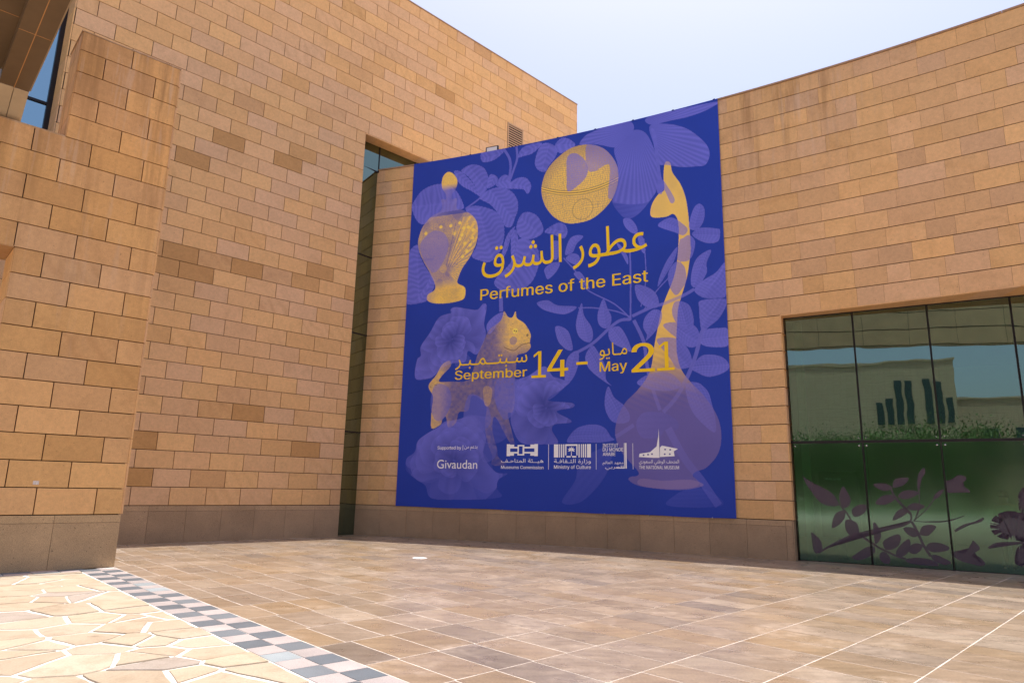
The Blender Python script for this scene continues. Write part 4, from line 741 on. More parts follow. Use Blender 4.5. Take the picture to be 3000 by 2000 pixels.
V, F = wall_box(W0, 4.02, 8.0, 19.85, 19.90, -0.01, DP + .02); link('coping', mesh('coping', V, F), M['stone_w0'], lw, color=(0.45, 0.30, 0.18, 1))
V, F = wall_box(W0, -16, 4.04, 14.97, 15.03, 0.0, DP); link('coping', mesh('coping', V, F), M['stone_w0'], lw, color=(0.45, 0.30, 0.18, 1))
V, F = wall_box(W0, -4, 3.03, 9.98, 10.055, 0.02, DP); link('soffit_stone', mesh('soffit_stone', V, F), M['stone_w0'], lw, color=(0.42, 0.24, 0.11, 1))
for a, b in ((5.72, 7.99), (3.05, 5.72)):
    c = gran(); c = (c[0] * 1.12, c[1] * 1.12, c[2] * 1.05, 1)
    V, F = wall_box(W0, a + 0.006, b - 0.006, -PL, -0.31, -0.015, DP); q_ = link('plinth_panel', mesh('plinth_panel', V, F), M['granite'], lw, color=c)
    V, F = wall_box(W0, a + 0.006, b - 0.006, -0.30, -0.02, -0.022, DP); link('plinth_cap', mesh('plinth_cap', V, F), M['granite'], q_, color=(c[0] * 1.08, c[1] * 1.08, c[2] * 1.05, 1))

# ------------------------------------------------------------------ entrance canopy above the camera
cn = empty('entrance_canopy', W0.p(1.5, 15, 0)); tag(cn, 'bronze panelled canopy beam resting on the left wall top', 'canopy')
NB = 30.55 - W0.off
zb = 17.95 - PL
V, F = wall_box(W0, 1.60, 2.55, zb, zb + 7.2, NB - 95, NB); link('edge_beam', mesh('edge_beam', V, F), M['bronze'], cn)
V, F = wall_box(W0, -0.8, 1.598, 18.5 - PL, 25.1 - PL, NB - 95, NB - 0.02); link('canopy_slab', mesh('canopy_slab', V, F), M['bronze'], cn)
# sloping end panels down to the wall top
def end_panel(s0, s1):
    P = [W0.p(s0, 15.06, 0.30), W0.p(s1, 15.06, 0.30), W0.p(s1, zb, NB + 0.004), W0.p(s0, zb, NB + 0.004), W0.p(s0, 15.06, 1.2), W0.p(s1, 15.06, 1.2), W0.p(s1, zb + 0.6, NB + 1.2), W0.p(s0, zb + 0.6, NB + 1.2)]
    link('end_panel', mesh('end_panel', P, [(0, 1, 2, 3), (1, 5, 6, 2), (5, 4, 7, 6), (4, 0, 3, 7), (3, 2, 6, 7), (0, 4, 5, 1)]), M['lightpanel'], cn)
end_panel(2.085, 2.55); end_panel(-0.8, 2.065)
V, F = wall_box(W0, -0.8, 1.59, zb + 0.002, zb + 0.7, NB + 0.006, NB + 1.0); link('end_panel', mesh('end_panel', V, F), M['lightpanel'], cn)
V, F = wall_box(W0, -6, 2.57, 15.03, 15.13, 0.26, 1.3); link('flashing', mesh('flashing', V, F), M['grey'], cn)
V, F = wall_box(W0, 2.062, 2.088, zb - 0.008, zb + 0.01, NB - 95, NB); link('panel_seam', mesh('panel_seam', V, F), M['seam'], cn)
for k in range(24):
    nn = 26.15 - W0.off - 4.2 * k
    if nn > NB: continue
    V, F = wall_box(W0, 1.60, 2.56, zb - 0.004, zb + 0.01, nn - 0.012, nn + 0.012); link('panel_seam', mesh('panel_seam', V, F), M['seam'], cn)
    V, F = wall_box(W0, 2.59, 2.606, zb + 0.05, zb + 7.2, nn - 0.015, nn + 0.015); link('panel_seam', mesh('panel_seam', V, F), M['mortar'], cn)
    V, F = wall_box(W0, -0.8, 1.59, 18.492 - PL, 18.51 - PL, nn + 0.25, nn + 0.275); link('panel_seam', mesh('panel_seam', V, F), M['seam'], cn)
V, F = wall_box(W0, 2.551, 2.60, zb + 0.05, zb + 7.2, NB - 95, NB); link('fascia', mesh('fascia', V, F), M['lightpanel'], cn)
for z in (1.6, 3.4, 3.9, 5.6):
    V, F = wall_box(W0, 2.59, 2.608, zb + z, zb + z + 0.06, NB - 95, NB); link('fascia_band', mesh('fascia_band', V, F), M['mortar'], cn)
for nn in (-93, -78):
    V, F = wall_box(W0, 0.2, 1.4, -PL, 18.5 - PL, NB + nn, NB + nn + 1.2); link('canopy_column', mesh('canopy_column', V, F), M['stone'], cn, color=stone_col())

# ------------------------------------------------------------------ banner: cloth with a printed picture
BU0, BW, BH = -132.77, 22.32, 25.07
RX, RY = 1180, 1326                           # print resolution
ppc = RX / BW
img = np.zeros((RY, RX, 3), np.float32)       # row 0 = bottom
yy, xx = np.mgrid[0:RY, 0:RX].astype(np.float32); uu = (xx + .5) / ppc; vv = (yy + .5) / (RY / BH)
nrng = np.random.RandomState(2)
def vnoise(step, seed=0, sy=None):
    sy = sy or step; r = np.random.RandomState(seed); gx, gy = RX // step + 3, RY // sy + 3; gnd = r.rand(gy, gx).astype(np.float32)
    fx = xx / step; fy = yy / sy; ix = fx.astype(int); iy = fy.astype(int); tx = fx - ix; ty = fy - iy; tx = tx * tx * (3 - 2 * tx); ty = ty * ty * (3 - 2 * ty)
    return (gnd[iy, ix] * (1 - tx) + gnd[iy, ix + 1] * tx) * (1 - ty) + (gnd[iy + 1, ix] * (1 - tx) + gnd[iy + 1, ix + 1] * tx) * ty
def s2l(c): return np.array([((x / 255 + 0.055) / 1.055) ** 2.4 if x > 10 else x / 255 / 12.92 for x in c], np.float32)
BLUE, PURP, PDARK, GOLD, GDARK = s2l((27, 50, 146)), s2l((98, 94, 188)), s2l((54, 60, 154)), s2l((232, 180, 84)), s2l((156, 118, 104))
img[:] = BLUE
def pmask(pts):
    P = np.array(pts); px = P[:, 0] * ppc; py = P[:, 1] * (RY / BH)
    x0, x1 = max(0, int(px.min()) - 1), min(RX, int(px.max()) + 2); y0, y1 = max(0, int(py.min()) - 1), min(RY, int(py.max()) + 2)
    if x1 <= x0 or y1 <= y0: return None
    m = np.zeros((y1 - y0, x1 - x0), bool); cols = np.arange(x0, x1) + .5
    for i in range(len(px)):
        ax, ay, bx, by = px[i - 1], py[i - 1], px[i], py[i]
        if ay == by: continue
        lo, hi = (ay, by) if ay < by else (by, ay)
        r0_ = max(y0, int(math.ceil(lo - .5))); r1_ = min(y1 - 1, int(math.ceil(hi - .5)) - 1)
        if r1_ < r0_: continue
        rows = np.arange(r0_, r1_ + 1); xi = ax + (rows + .5 - ay) * (bx - ax) / (by - ay)
        m[r0_ - y0:r1_ + 1 - y0] ^= cols[None, :] > xi[:, None]
    return (slice(y0, y1), slice(x0, x1)), m
def paint(pts, col, alpha):
    r = pmask(pts)
    if r is None: return
    sl, m = r; a = (alpha[sl] if isinstance(alpha, np.ndarray) else alpha) * m; a = a[..., None]
    c = col[sl] if isinstance(col, np.ndarray) and col.ndim == 3 else col
    img[sl] = img[sl] * (1 - a) + c * a
leafmask = np.zeros((RY, RX), np.float32)
fade = np.clip(0.30 + vv / 11.0, 0.36, 1.0)   # the print gets fainter towards the foot
lr = random.Random(6)
def jag(pts, amp):
    out = []
    for i, p in enumerate(pts):
        a = pts[i - 1]; b = pts[(i + 1) % len(pts)]; dx, dy = b[0] - a[0], b[1] - a[1]; l = math.hypot(dx, dy) or 1; k = amp * (1 if i % 2 else -1); out.append((p[0] + dy / l * k, p[1] - dx / l * k))
    return out
for k, (kind, pts) in enumerate(ART['leaves']):
    P = np.array(pts); c0 = P.mean(0); ev, evec = np.linalg.eigh(np.cov((P - c0).T)); ax = evec[:, 1]; pr = (P - c0) @ ax
    L = pr.max() - pr.min(); ay = np.array([-ax[1], ax[0]]); Wd = np.abs((P - c0) @ ay).max()
    sp = jag(spline(pts, True, 7), 0.016) if kind == 'l' and k < 19 else spline(pts, True, 7)
    r = pmask(sp)
    if r is None: continue
    sl, m = r
    du = uu[sl] - c0[0]; dv = vv[sl] - c0[1]; tt = (du * ax[0] + dv * ax[1]) / L; ww = (du * ay[0] + dv * ay[1]) / max(Wd, .05)
    if kind == 'f':
        cu, cv = (17.0, 24.4) if c0[1] > 17 else (c0[0], c0[1] - 1.5)
        an = np.arctan2(vv[sl] - cv, uu[sl] - cu); sh = 0.5 + 0.5 * np.sin(an * 95 + 3 * np.sin(an * 9)); sh = 0.62 + 0.42 * sh * np.clip(np.hypot(vv[sl] - cv, uu[sl] - cu) / 3, 0.2, 1)
    elif kind in 'dq': sh = 0.45 + 0.6 * (0.5 + tt * (1 if lr.random() < .5 else -1)) + 0.10 * np.sin(ww * 14)
    elif kind == 's': sh = 0.92 + 0.05 * np.sin(tt * 60)
    else:
        ph = (tt * L * (2.6 if k < 19 else 5.0) + np.abs(ww) * 0.9 * (1 if lr.random() < .5 else -1)) * 6.28
        amp = 0.19 if k < 19 else 0.10
        sh = 0.86 + amp * np.sin(ph + 1.2 * ww * ww + 1.5 * np.sin(uu[sl] * 5 + vv[sl] * 3)) * np.clip(1.2 - np.abs(ww) * .6, 0, 1) + 0.16 * np.clip(1 - np.abs(ww) * 8, 0, 1) + 0.07 * np.sign(ww) + 0.12 * (np.abs(ww) - .4)
    if kind == 'l' and k >= 19: sh = sh + 0.10 * np.sin(ww * 26 + 2 * np.sin(tt * 7)) * (0.4 + 0.6 * (tt > 0))
    sh = np.clip(sh + lr.uniform(-.08, .08), 0.1, 1.15)
    col = PDARK + (PURP - PDARK) * sh[..., None]
    a = m * fade[sl] * {'l': 0.95, 'f': 0.95, 'd': 0.55, 's': 1.0, 'q': 0.5}[kind]; a = a[..., None]
    img[sl] = img[sl] * (1 - a) + col * a; leafmask[sl] = np.maximum(leafmask[sl], m * fade[sl])
def petals(outline_pts, cu, cv, R0, R1, n, al, seed):
    """layered petals inside an outline, each shaded from a dark root to a pale rim"""
    r = pmask(spline(outline_pts, True, 6))
    if r is None: return
    base_m = np.zeros((RY, RX), bool); base_m[r[0]] = r[1]; q = random.Random(seed)
    for k in range(n):
        a = q.uniform(0, 6.283); L_ = R1 - (R1 - R0) * k / n; wd = q.uniform(0.32, 0.55) * L_; pc = (cu + math.cos(a) * L_ * .55, cv + math.sin(a) * L_ * .55); pts = []
        for j in range(14):
            b = j / 14 * 6.283; x, y = math.cos(b) * L_ * .5 * (1 + .08 * q.uniform(-1, 1)), math.sin(b) * wd * (1 + .10 * q.uniform(-1, 1)) * (1.0 + .35 * math.cos(b)); pts.append((pc[0] + x * math.cos(a) - y * math.sin(a), pc[1] + x * math.sin(a) + y * math.cos(a)))
        rr = pmask(spline(pts, True, 4))
        if rr is None: continue
        sl, m = rr; m = m & base_m[sl]; d = np.hypot(uu[sl] - cu, vv[sl] - cv) / L_; side = (uu[sl] - pc[0]) * -math.sin(a) + (vv[sl] - pc[1]) * math.cos(a)
        sh = np.clip(0.15 + 0.85 * d ** 1.5 + 0.10 * np.sin(side / wd * 9), 0, 1.15); col = PDARK * 0.72 + (PURP - PDARK * 0.72) * sh[..., None]; aa = (m * al * fade[sl])[..., None]; img[sl] = img[sl] * (1 - aa) + col * aa
LV = ART['leaves']; FL = [i for i, x in enumerate(LV) if x[0] in 'fq' and x[1][0][1] < 13]
for i, (R0_, R1_, n_, al_) in zip([FL[0], FL[1], FL[2]], ((0.8, 3.4, 26, 0.85), (0.8, 3.8, 26, 0.8), (0.8, 4.2, 30, 0.75))):
    P_ = np.array(LV[i][1]); c_ = P_.mean(0); petals(LV[i][1], float(c_[0]), float(c_[1]), R0_, R1_, n_, al_, 40 + i)
for w, pts in ART['stems']:
    sp = spline(pts, False, 6); r = pmask(ribbon(sp, max(w, 0.07)))
    if r is None: continue
    sl, m = r; a = (m * fade[sl] * 0.92)[..., None]; img[sl] = img[sl] * (1 - a) + PURP * 0.92 * a; leafmask[sl] = np.maximum(leafmask[sl], m * 0.8)
# the perfume objects, printed in gold over the leaves
n1 = vnoise(4, 1); n2 = vnoise(9, 2); n3 = vnoise(34, 3); n4 = vnoise(3, 7); worm = np.abs(np.sin(n1 * 8 + n2 * 14)); fineg = np.abs(np.sin(n1 * 17 + n2 * 7 + uu * 6))
def goldcol(t): return GDARK + (GOLD - GDARK) * np.clip(t, 0, 1.25)[..., None]
def disc(u, v, r): return [(u + r * math.cos(a), v + r * 1.05 * math.sin(a)) for a in np.linspace(0, 2 * math.pi, 15)[:-1]]
MAUVE = s2l((138, 116, 166))
# scent bottle: clear mauve glass, gilt wedge and foot
G1 = spline(ART['g1'], True, 4)
paint(G1, MAUVE, np.clip(0.42 + 0.5 * (n3 - .5), 0.15, 0.7)); paint(G1, goldcol(0.45 + 0.5 * (worm - .5)), np.clip(0.30 + 0.35 * (worm > .55) * (n3 > .35), 0, 0.6) * (vv < 20.6))
ang_b = np.arctan2(vv - 16.5, uu - 3.03); rad_b = np.hypot(vv - 16.5, uu - 3.03)
rays = 0.5 + 0.5 * np.sin(ang_b * 46)
w1_ = np.clip((ang_b < 1.25) * (ang_b > -0.9) * np.clip(rad_b / 0.8, 0, 1), 0, 1).astype(np.float32)
paint(G1, goldcol(0.55 + 0.5 * rays - 0.3 * (n4 - .5)), np.clip(w1_ * (0.35 + 0.55 * rays * (n1 > .35)), 0, 0.92) * (vv < 20.3))
top = np.clip(1 - np.abs(vv - 19.2) / 1.1, 0, 1); paint(G1, goldcol(0.7 + 0.5 * (worm - .5)), np.clip(top * 0.55 * (worm > .3), 0, 1))
paint(spline([[1.301, 19.172], [1.977, 19.532], [2.796, 19.217], [3.174, 18.418], [2.99, 17.475], [2.465, 16.57], [1.903, 16.411], [1.091, 17.671], [0.87, 18.563]], True, 5), s2l((116, 102, 178)), 0.62)
paint(G1, goldcol(0.75 + 0.5 * (n3 - .5) + 0.3 * (n1 - .5)), np.clip((15.75 - vv) / 0.7, 0, 0.95) * np.clip((uu - 0.9) / 1.6, 0.25, 1))
paint(G1, goldcol(0.85 + 0.6 * (worm - .6)), np.clip((vv - 22.55) / 0.5, 0, 0.95))
for u_, v_ in [(1.29, 19.39), (4.02, 19.88), (4.71, 19.46), (4.23, 18.94), (4.07, 18.63), (3.60, 19.12), (4.48, 18.27), (5.08, 18.62), (4.67, 17.66), (3.3, 19.75), (4.35, 19.45), (5.1, 19.2), (4.9, 18.1), (4.35, 17.3), (2.5, 19.75)]: paint(disc(u_, v_, 0.13), GOLD * 1.1, 0.92)
for k in range(5): paint(ribbon([(3.05 + 0.15 * k, 16.6), (3.7 + 0.42 * k, 19.9 - 0.5 * k)], 0.035), PDARK * 0.8, 0.75 * np.clip(1 - np.zeros_like(uu), 0, 1))
paint(disc(2.85, 16.55, 0.30), goldcol(0.6 + 0.4 * (worm - .5)), 0.35)
# engraved ball
G2 = spline(ART['g2'], True, 6)
lace = np.clip(1.6 * (np.abs(np.sin(uu * 21 + 4 * n2) * np.sin(vv * 21 + 4 * n3)) + 0.5 * (worm - .5)), 0, 1)
paint(G2, goldcol(0.30 + 0.75 * lace + 0.25 * (n4 - .5) - 0.05 * (vv < 20.9)), 0.95)
sph = np.hypot((uu - 13.0) / 2.75, (vv - 20.75) / 2.9); paint(G2, GDARK * 0.85, np.clip((sph - 0.72) * 1.6, 0, 0.6))
bc = 20.72 + 0.078 * (uu - 13.4) ** 2; band = np.abs(vv - bc)
paint(G2, GOLD * 1.05, np.where(band < .16, 0.8, 0).astype(np.float32)); paint(G2, GDARK * 0.45, np.where((band < .035) | ((band > .13) & (band < .17)), 0.85, 0).astype(np.float32))
rr_ = np.hypot(uu - 13.3, vv - 19.5); paint(G2, GDARK * 0.6, np.where(np.abs(rr_ - 0.72) < 0.03, 0.5, 0).astype(np.float32) * (vv < 20.5))
for key, al in (('ov', 0.55), ('ov2', 0.45)): paint(spline(ART[key], True, 6), PURP * 1.0, np.clip(al + 0.5 * (lace - .5), 0, 1))
# tall twisted sprinkler: gold neck, mauve glass belly
G3 = spline(ART['g3'], True, 4)
up = np.clip((vv - 6.9) / 2.3, 0, 1); tw = 0.5 + 0.5 * np.sin((uu * 0.9 + vv * 1.9) * 9)
paint(G3, goldcol(0.86 - 0.05 * tw * (vv < 13) + 0.2 * (n3 - .5)) * up[..., None] + s2l((122, 98, 150)) * (1 - up[..., None]), np.clip((0.95 * up + 0.55 * (1 - up)) * (1 - 0.62 * leafmask * (0.4 + 0.6 * up)), 0, 1))
paint(G3, GDARK, np.clip(0.25 * tw * np.clip(1 - np.abs(vv - 8.4) / 2.6, 0, 1), 0, 1))
paint(spline([[16.75, 1.75], [17.4, 1.55], [19.0, 1.45], [20.2, 1.6], [20.6, 1.8], [19.8, 2.05], [18.2, 1.95], [17.0, 2.05]], True, 5), s2l((140, 112, 158)), 0.45)
# animal-shaped incense burner
G4 = spline(ART['g4'], True, 4)
hd = np.clip((vv - 9.6) / 1.2, 0, 1) * np.clip((uu - 6.9) / 1.2, 0, 1); hind = np.clip((3.9 - uu) / 1.0, 0, 1); low = np.clip((vv - 2.0) / 4.0, 0.35, 1)
paint(G4, goldcol(0.25 + 0.65 * hd + 0.5 * hind + 0.45 * (fineg - .5)), np.clip((0.30 + 0.54 * hd + 0.46 * hind) * low * (1 - 0.25 * leafmask * (1 - hd)) + 0.22 * (n2 - .5), 0.08, 0.95))
for pts, al in (([[2.6, 8.2], [3.6, 8.0], [3.9, 7.0], [3.4, 5.9], [2.7, 5.8], [2.3, 6.9]], .55), ([[5.2, 7.4], [6.4, 7.0], [6.9, 5.6], [6.0, 4.9], [4.9, 5.6]], .6), ([[7.3, 8.4], [8.6, 8.3], [8.7, 6.5], [7.9, 5.7], [7.2, 6.9]], .55), ([[6.2, 4.2], [7.3, 4.0], [7.2, 3.2], [6.4, 3.0]], .4), ([[4.1, 10.6], [5.0, 10.2], [5.4, 9.4], [4.2, 9.3]], .3)): paint(spline(pts, True, 6), PURP * 0.92, al)
paint(spline([[6.3, 7.9], [6.9, 7.8], [6.85, 6.9], [6.6, 6.6], [6.35, 6.9]], True, 5), goldcol(0.5 + 0.5 * (n1 - .5)), 0.4)
paint(disc(8.53, 11.6, 0.20), GOLD * 1.15, 0.9); paint(disc(8.47, 11.62, 0.05), GDARK * .4, 0.9); paint(disc(8.62, 11.58, 0.05), GDARK * .4, 0.9)
paint(ribbon(spline([[7.72, 10.55], [8.45, 10.28], [9.0, 10.62], [9.6, 10.72]], False, 5), 0.06), GDARK * 0.5, 0.85); paint(disc(9.42, 11.25, 0.09), GDARK * .5, 0.8); paint(disc(8.4, 10.95, 0.28), PDARK * 0.9, 0.45)
paint(G4, GDARK * 0.55, ((n1 > .86) | (n2 > .93)).astype(np.float32) * 0.5 * (vv > 8))
img *= (0.95 + 0.1 * vnoise(90, 5)[..., None]) * (0.98 + 0.04 * vnoise(3, 9)[..., None])
img *= np.array([1.28, 1.50, 1.38], np.float32)       # ink strength
im = bpy.data.images.new('banner_print', RX, RY, float_buffer=True); im.colorspace_settings.name = 'Linear Rec.709'
buf = np.ones((RY, RX, 4), np.float32); buf[..., :3] = np.clip(img, 0, 1); im.pixels.foreach_set(buf.ravel()); im.update(); im.pack()
tb = NT('banner_cloth'); ti = tb.n('ShaderNodeTexImage'); ti.image = im; ti.extension = 'EXTEND'
uvn = tb.n('ShaderNodeUVMap'); tb.l(uvn.outputs[0], ti.inputs[0]); tb.l(ti.outputs[0], tb.b.inputs['Base Color']); tb.b.inputs['Roughness'].default_value = 0.55; tb.b.inputs['Specular IOR Level'].default_value = 0.3
tb.bump(tb.noise(tb.pos(None, (1, 1, 0.35)), 0.7, 3, 0.5), 0.22, 0.05)
ban = empty('banner', arc(BU0 + BW / 2, 0, -0.08)); tag(ban, 'huge blue exhibition banner with purple leaves and gold lettering on the curved wall', 'banner')
def bn(u, v, d=0.0):
    w = 0.02 * math.sin(u * 1.1 + v * .3) * math.exp(-v * 0.5)
    return arc(BU0 + u, v, -0.095 + d + 0.6 * w)
nx, nz = 60, 40
V = []; UV = []
for j in range(nz + 1):
    for i in range(nx + 1):
        u = BW * i / nx; v = BH * j / nz
        dz = (0.020 * math.sin(u * 1.15 + 0.6) - 0.02) * (1 - j / nz) ** 6
        V.append(bn(u, v + dz)); UV.append((i / nx, j / nz))
F = [(j * (nx + 1) + i, j * (nx + 1) + i + 1, (j + 1) * (nx + 1) + i + 1, (j + 1) * (nx + 1) + i) for j in range(nz) for i in range(nx)]
ring = [i for i in range(nx + 1)] + [j * (nx + 1) + nx for j in range(1, nz + 1)] + [nz * (nx + 1) + i for i in range(nx - 1, -1, -1)] + [j * (nx + 1) for j in range(nz - 1, 0, -1)]
base = len(V)
for k in ring: V.append(tuple(V[k][c] + (arc(BU0, 0, 0.012)[c] - arc(BU0, 0, 0)[c]) for c in range(3))); UV.append(UV[k])
for k in range(len(ring)): F.append((ring[k], base + k, base + (k + 1) % len(ring), ring[(k + 1) % len(ring)]))
me = mesh('banner_cloth', V, F); ul = me.uv_layers.new(name='UVMap')
for l in me.loops: ul.data[l.index].uv = UV[l.vertex_index]
link('banner_cloth', me, tb.m, ban)

# ------------------------------------------------------------------ lettering on the banner
def put(name, data, u0, u1, v0, v1=None, mat='gold', d=-0.014, vref=None, gap=0.17):
    """lay a flat drawing on the banner between u0..u1, its foot at v0; one mesh for each word"""
    V, F = data; xs = [p[0] for p in V]; ys = [p[1] for p in V]; k = (u1 - u0) / (max(xs) - min(xs)); x0 = min(xs)
    if v1 is None: ky = k; y0 = 0.0
    elif vref: ky = (v1 - v0) / vref; y0 = 0.0
    else: ky = (v1 - v0) / (max(ys) - min(ys)); y0 = min(ys)
    spans = sorted((min(V[i][0] for i in f), max(V[i][0] for i in f)) for f in F); cuts = []; hi = spans[0][1]
    for a, b in spans:
        if a - hi > gap: cuts.append((a + hi) / 2)
        hi = max(hi, b)
    for w in range(len(cuts) + 1):
        lo = cuts[w - 1] if w else -1e9; hi = cuts[w] if w < len(cuts) else 1e9
        ff = [f for f in F if lo <= V[f[0]][0] < hi]; ids = sorted({i for f in ff for i in f}); re_ = {i: n for n, i in enumerate(ids)}
        link(name, mesh(name, [bn(u0 + (V[i][0] - x0) * k, v0 + (V[i][1] - y0) * ky, d) for i in ids], [tuple(re_[i] for i in f) for f in ff]), M[mat], ban)
def polyd(polys):
    V, F = [], []
    for p in polys:
        n = len(V); V += [(a, b) for a, b in p]; F.append(tuple(range(n, n + len(p))))
    return V, F
def tri(polys):
    bm = bmesh.new()
    for p in polys: bm.faces.new([bm.verts.new((a, b, 0)) for a, b in p])
    bmesh.ops.triangulate(bm, faces=bm.faces[:]); bm.verts.index_update()
    V = [(v.co.x, v.co.y) for v in bm.verts]; F = [tuple(v.index for v in f.verts) for f in bm.faces]; bm.free(); return V, F
CAP = max(p[1] for p in LET['4'][0]); GCAP = max(p[1] for p in LET['giv'][0]) * 0.955
put('lettering', LET['title_ar'], 5.88, 17.64, 15.38, 18.02)
put('lettering', LET['title'], 5.83, 17.65, 13.97, 14.74, vref=CAP)
put('lettering', LET['sep_ar'], 4.09, 9.44, 9.16, 10.06)
put('lettering', LET['sep'], 4.10, 9.44, 8.49, 9.10, vref=CAP)
put('lettering', LET['may'], 14.42, 16.22, 8.52, 9.14, vref=CAP, gap=0.01)
put('lettering', LET['may_ar'], 14.42, 16.23, 9.25, 10.32)
def one(u0, u1, v0, v1):
    w = u1 - u0; h = v1 - v0; m = u0 + w * 0.56; t = w * 0.11
    for q in ([(m - t, v0 + .17), (m + t, v0 + .17), (m + t, v1), (m - t, v1)], [(u0 + w * .14, v1 - h * .235), (u0 + w * .14, v1 - h * .135), (m - t, v1), (m - t, v1 - h * .10)], [(u0, v0), (u1, v0), (u1, v0 + .168), (u0, v0 + .168)]):
        link('lettering', mesh('lettering', [bn(a, b, -0.014) for a, b in q], [(0, 1, 2, 3)]), M['gold'], ban)
one(9.76, 10.78, 8.36, 10.11)
put('lettering', LET['4'], 10.86, 12.32, 8.36, 10.11)
put('lettering', polyd([[(0, 0), (1, 0), (1, 1), (0, 1)]]), 12.87, 13.63, 9.05, 9.23)
put('lettering', LET['2'], 16.49, 17.95, 8.35, 10.13)
one(18.08, 19.14, 8.35, 10.10)
W_ = 'wprint'
put('lettering', LET['supp'], 3.00, 4.92, 3.79, 4.0, W_, vref=CAP, gap=0.10)
put('lettering', LET['supp_ar'], 5.02, 5.98, 3.72, 4.02, W_)
put('lettering', LET['giv'], 3.02, 6.0, 2.53, 3.07, W_, vref=GCAP)
put('lettering', LET['mc'], 7.72, 10.68, 2.55, 2.745, W_, vref=CAP)
put('lettering', LET['mc_ar'], 7.72, 10.67, 2.88, 3.2, W_)
put('lettering', LET['mi'], 11.39, 13.83, 2.585, 2.79, W_, vref=CAP)
put('lettering', LET['mi_ar'], 11.39, 13.83, 2.86, 3.18, W_)
put('lettering', LET['in1'], 14.60, 15.58, 3.885, 4.09, W_, vref=CAP)
put('lettering', LET['in2'], 14.60, 15.90, 3.635, 3.84, W_, vref=CAP)
put('lettering', LET['in3'], 14.60, 15.40, 3.365, 3.57, W_, vref=CAP)
put('lettering', LET['in_ar'], 14.59, 15.90, 2.80, 3.05, W_)
put('lettering', LET['in_ar2'], 14.75, 15.90, 2.53, 2.80, W_)
put('lettering', LET['nm_ar'], 16.86, 19.25, 2.82, 3.14, W_)
put('lettering', LET['nm'], 16.86, 19.24, 2.60, 2.785, W_, vref=CAP)
def rects(name, rs):
    V, F = polyd([[(a, c), (b, c), (b, d), (a, d)] for a, b, c, d in rs]); P = [bn(u, v, -0.012) for u, v in V]; return link(name, mesh(name, P, F), M[W_], ban)
rects('divider_line', [(11.005, 11.03, 2.53, 4.09)]); rects('divider_line', [(14.16, 14.185, 2.55, 4.09)]); rects('divider_line', [(16.48, 16.505, 2.58, 4.10)])
rects('emblem', [(15.945, 15.985, 2.62, 4.12), (16.02, 16.10, 2.62, 4.12), (15.45, 15.945, 2.62, 2.68)])
# museums emblem: a row of linked frames; ministry emblem: bars round a palm; museum emblem: spire
ic = []
for a, b, c, d in ((8.10, 8.34, 3.35, 4.11), (10.04, 10.28, 3.35, 4.11), (8.88, 9.30, 3.98, 4.06), (8.88, 9.30, 3.40, 3.48), (8.86, 8.96, 3.40, 4.06), (9.22, 9.34, 3.40, 4.06), (9.34, 10.04, 3.84, 3.94), (9.34, 10.04, 3.52, 3.62), (8.34, 8.86, 3.84, 3.94), (8.34, 8.86, 3.52, 3.62), (8.34, 8.62, 3.94, 4.08), (8.34, 8.62, 3.38, 3.52), (9.76, 10.04, 3.94, 4.08), (9.76, 10.04, 3.38, 3.52)): ic.append((a, b, c + 0.0, d))
rects('emblem', ic)
bars = [(11.38, 11.68), (11.74, 11.80), (11.86, 11.94), (12.00, 12.08), (13.02, 13.10), (13.18, 13.24), (13.30, 13.38), (13.44, 13.52), (13.58, 13.83)]
rects('emblem', [(a, b, 3.27, 4.08) for a, b in bars] + [(12.14, 12.96, 3.98, 4.08), (12.14, 12.22, 3.4, 3.98), (12.88, 12.96, 3.4, 3.98), (12.22, 12.50, 3.27, 3.36), (12.60, 12.88, 3.27, 3.36)])
pal_l = []
for k in range(7):
    a = math.radians(-20 + 220 * k / 6); x, y = 12.55 + 0.26 * math.cos(a), 3.72 + 0.22 * math.sin(a); n = (-(y - 3.72) * .16, (x - 12.55) * .16)
    pal_l.append([(12.55, 3.70), (12.55 + (x - 12.55) * .5 + n[0], 3.72 + (y - 3.72) * .55 + n[1]), (x, y), (12.55 + (x - 12.55) * .5 - n[0], 3.72 + (y - 3.72) * .55 - n[1])])
pal_l.append([(12.525, 3.36), (12.575, 3.36), (12.565, 3.72), (12.535, 3.72)])
V, F = tri(pal_l); link('emblem', mesh('emblem', [bn(u, v, -0.014) for u, v in V], F), M[W_], ban)
V, F = tri([ART['text']['nm'], ART['text']['nm2']]); link('emblem', mesh('emblem', [bn(u, v, -0.014) for u, v in V], F), M[W_], ban)
for u, v in ((17.15, 3.40), (17.42, 3.43), (17.66, 3.46), (18.45, 3.72), (18.75, 3.70), (18.42, 3.45), (18.72, 3.45)):
    V, F = tri([[(u + 0.06 * math.cos(a), v + 0.05 * math.sin(a)) for a in np.linspace(0, 2 * math.pi, 7)[:-1]]]); link('emblem', mesh('emblem', [bn(a, b, -0.018) for a, b in V], F), plain('emblem_blue', (0.10, 0.09, 0.33), 0.6), ban)
# fixings along the banner's edges
for u, v in ((0.9, -0.03), (4.25, -0.04), (7.9, -0.035), (14.68, -0.04), (17.43, -0.04), (21.04, -0.03)): ball('fixing_bolt', bn(u, v, -0.02), 0.035 * C, M['steel'], ban, 8)
for u in (0.3, 4.66, 8.0, 11.46, 14.2, 16.84, 19.5, 22.1):
    V, F = arc_box(BU0 + u - 0.06, BU0 + u + 0.06, 25.055, 25.11, -0.11, 0.15, 1); link('fixing_bracket', mesh('fixing_bracket', V, F), M['dark'], ban)

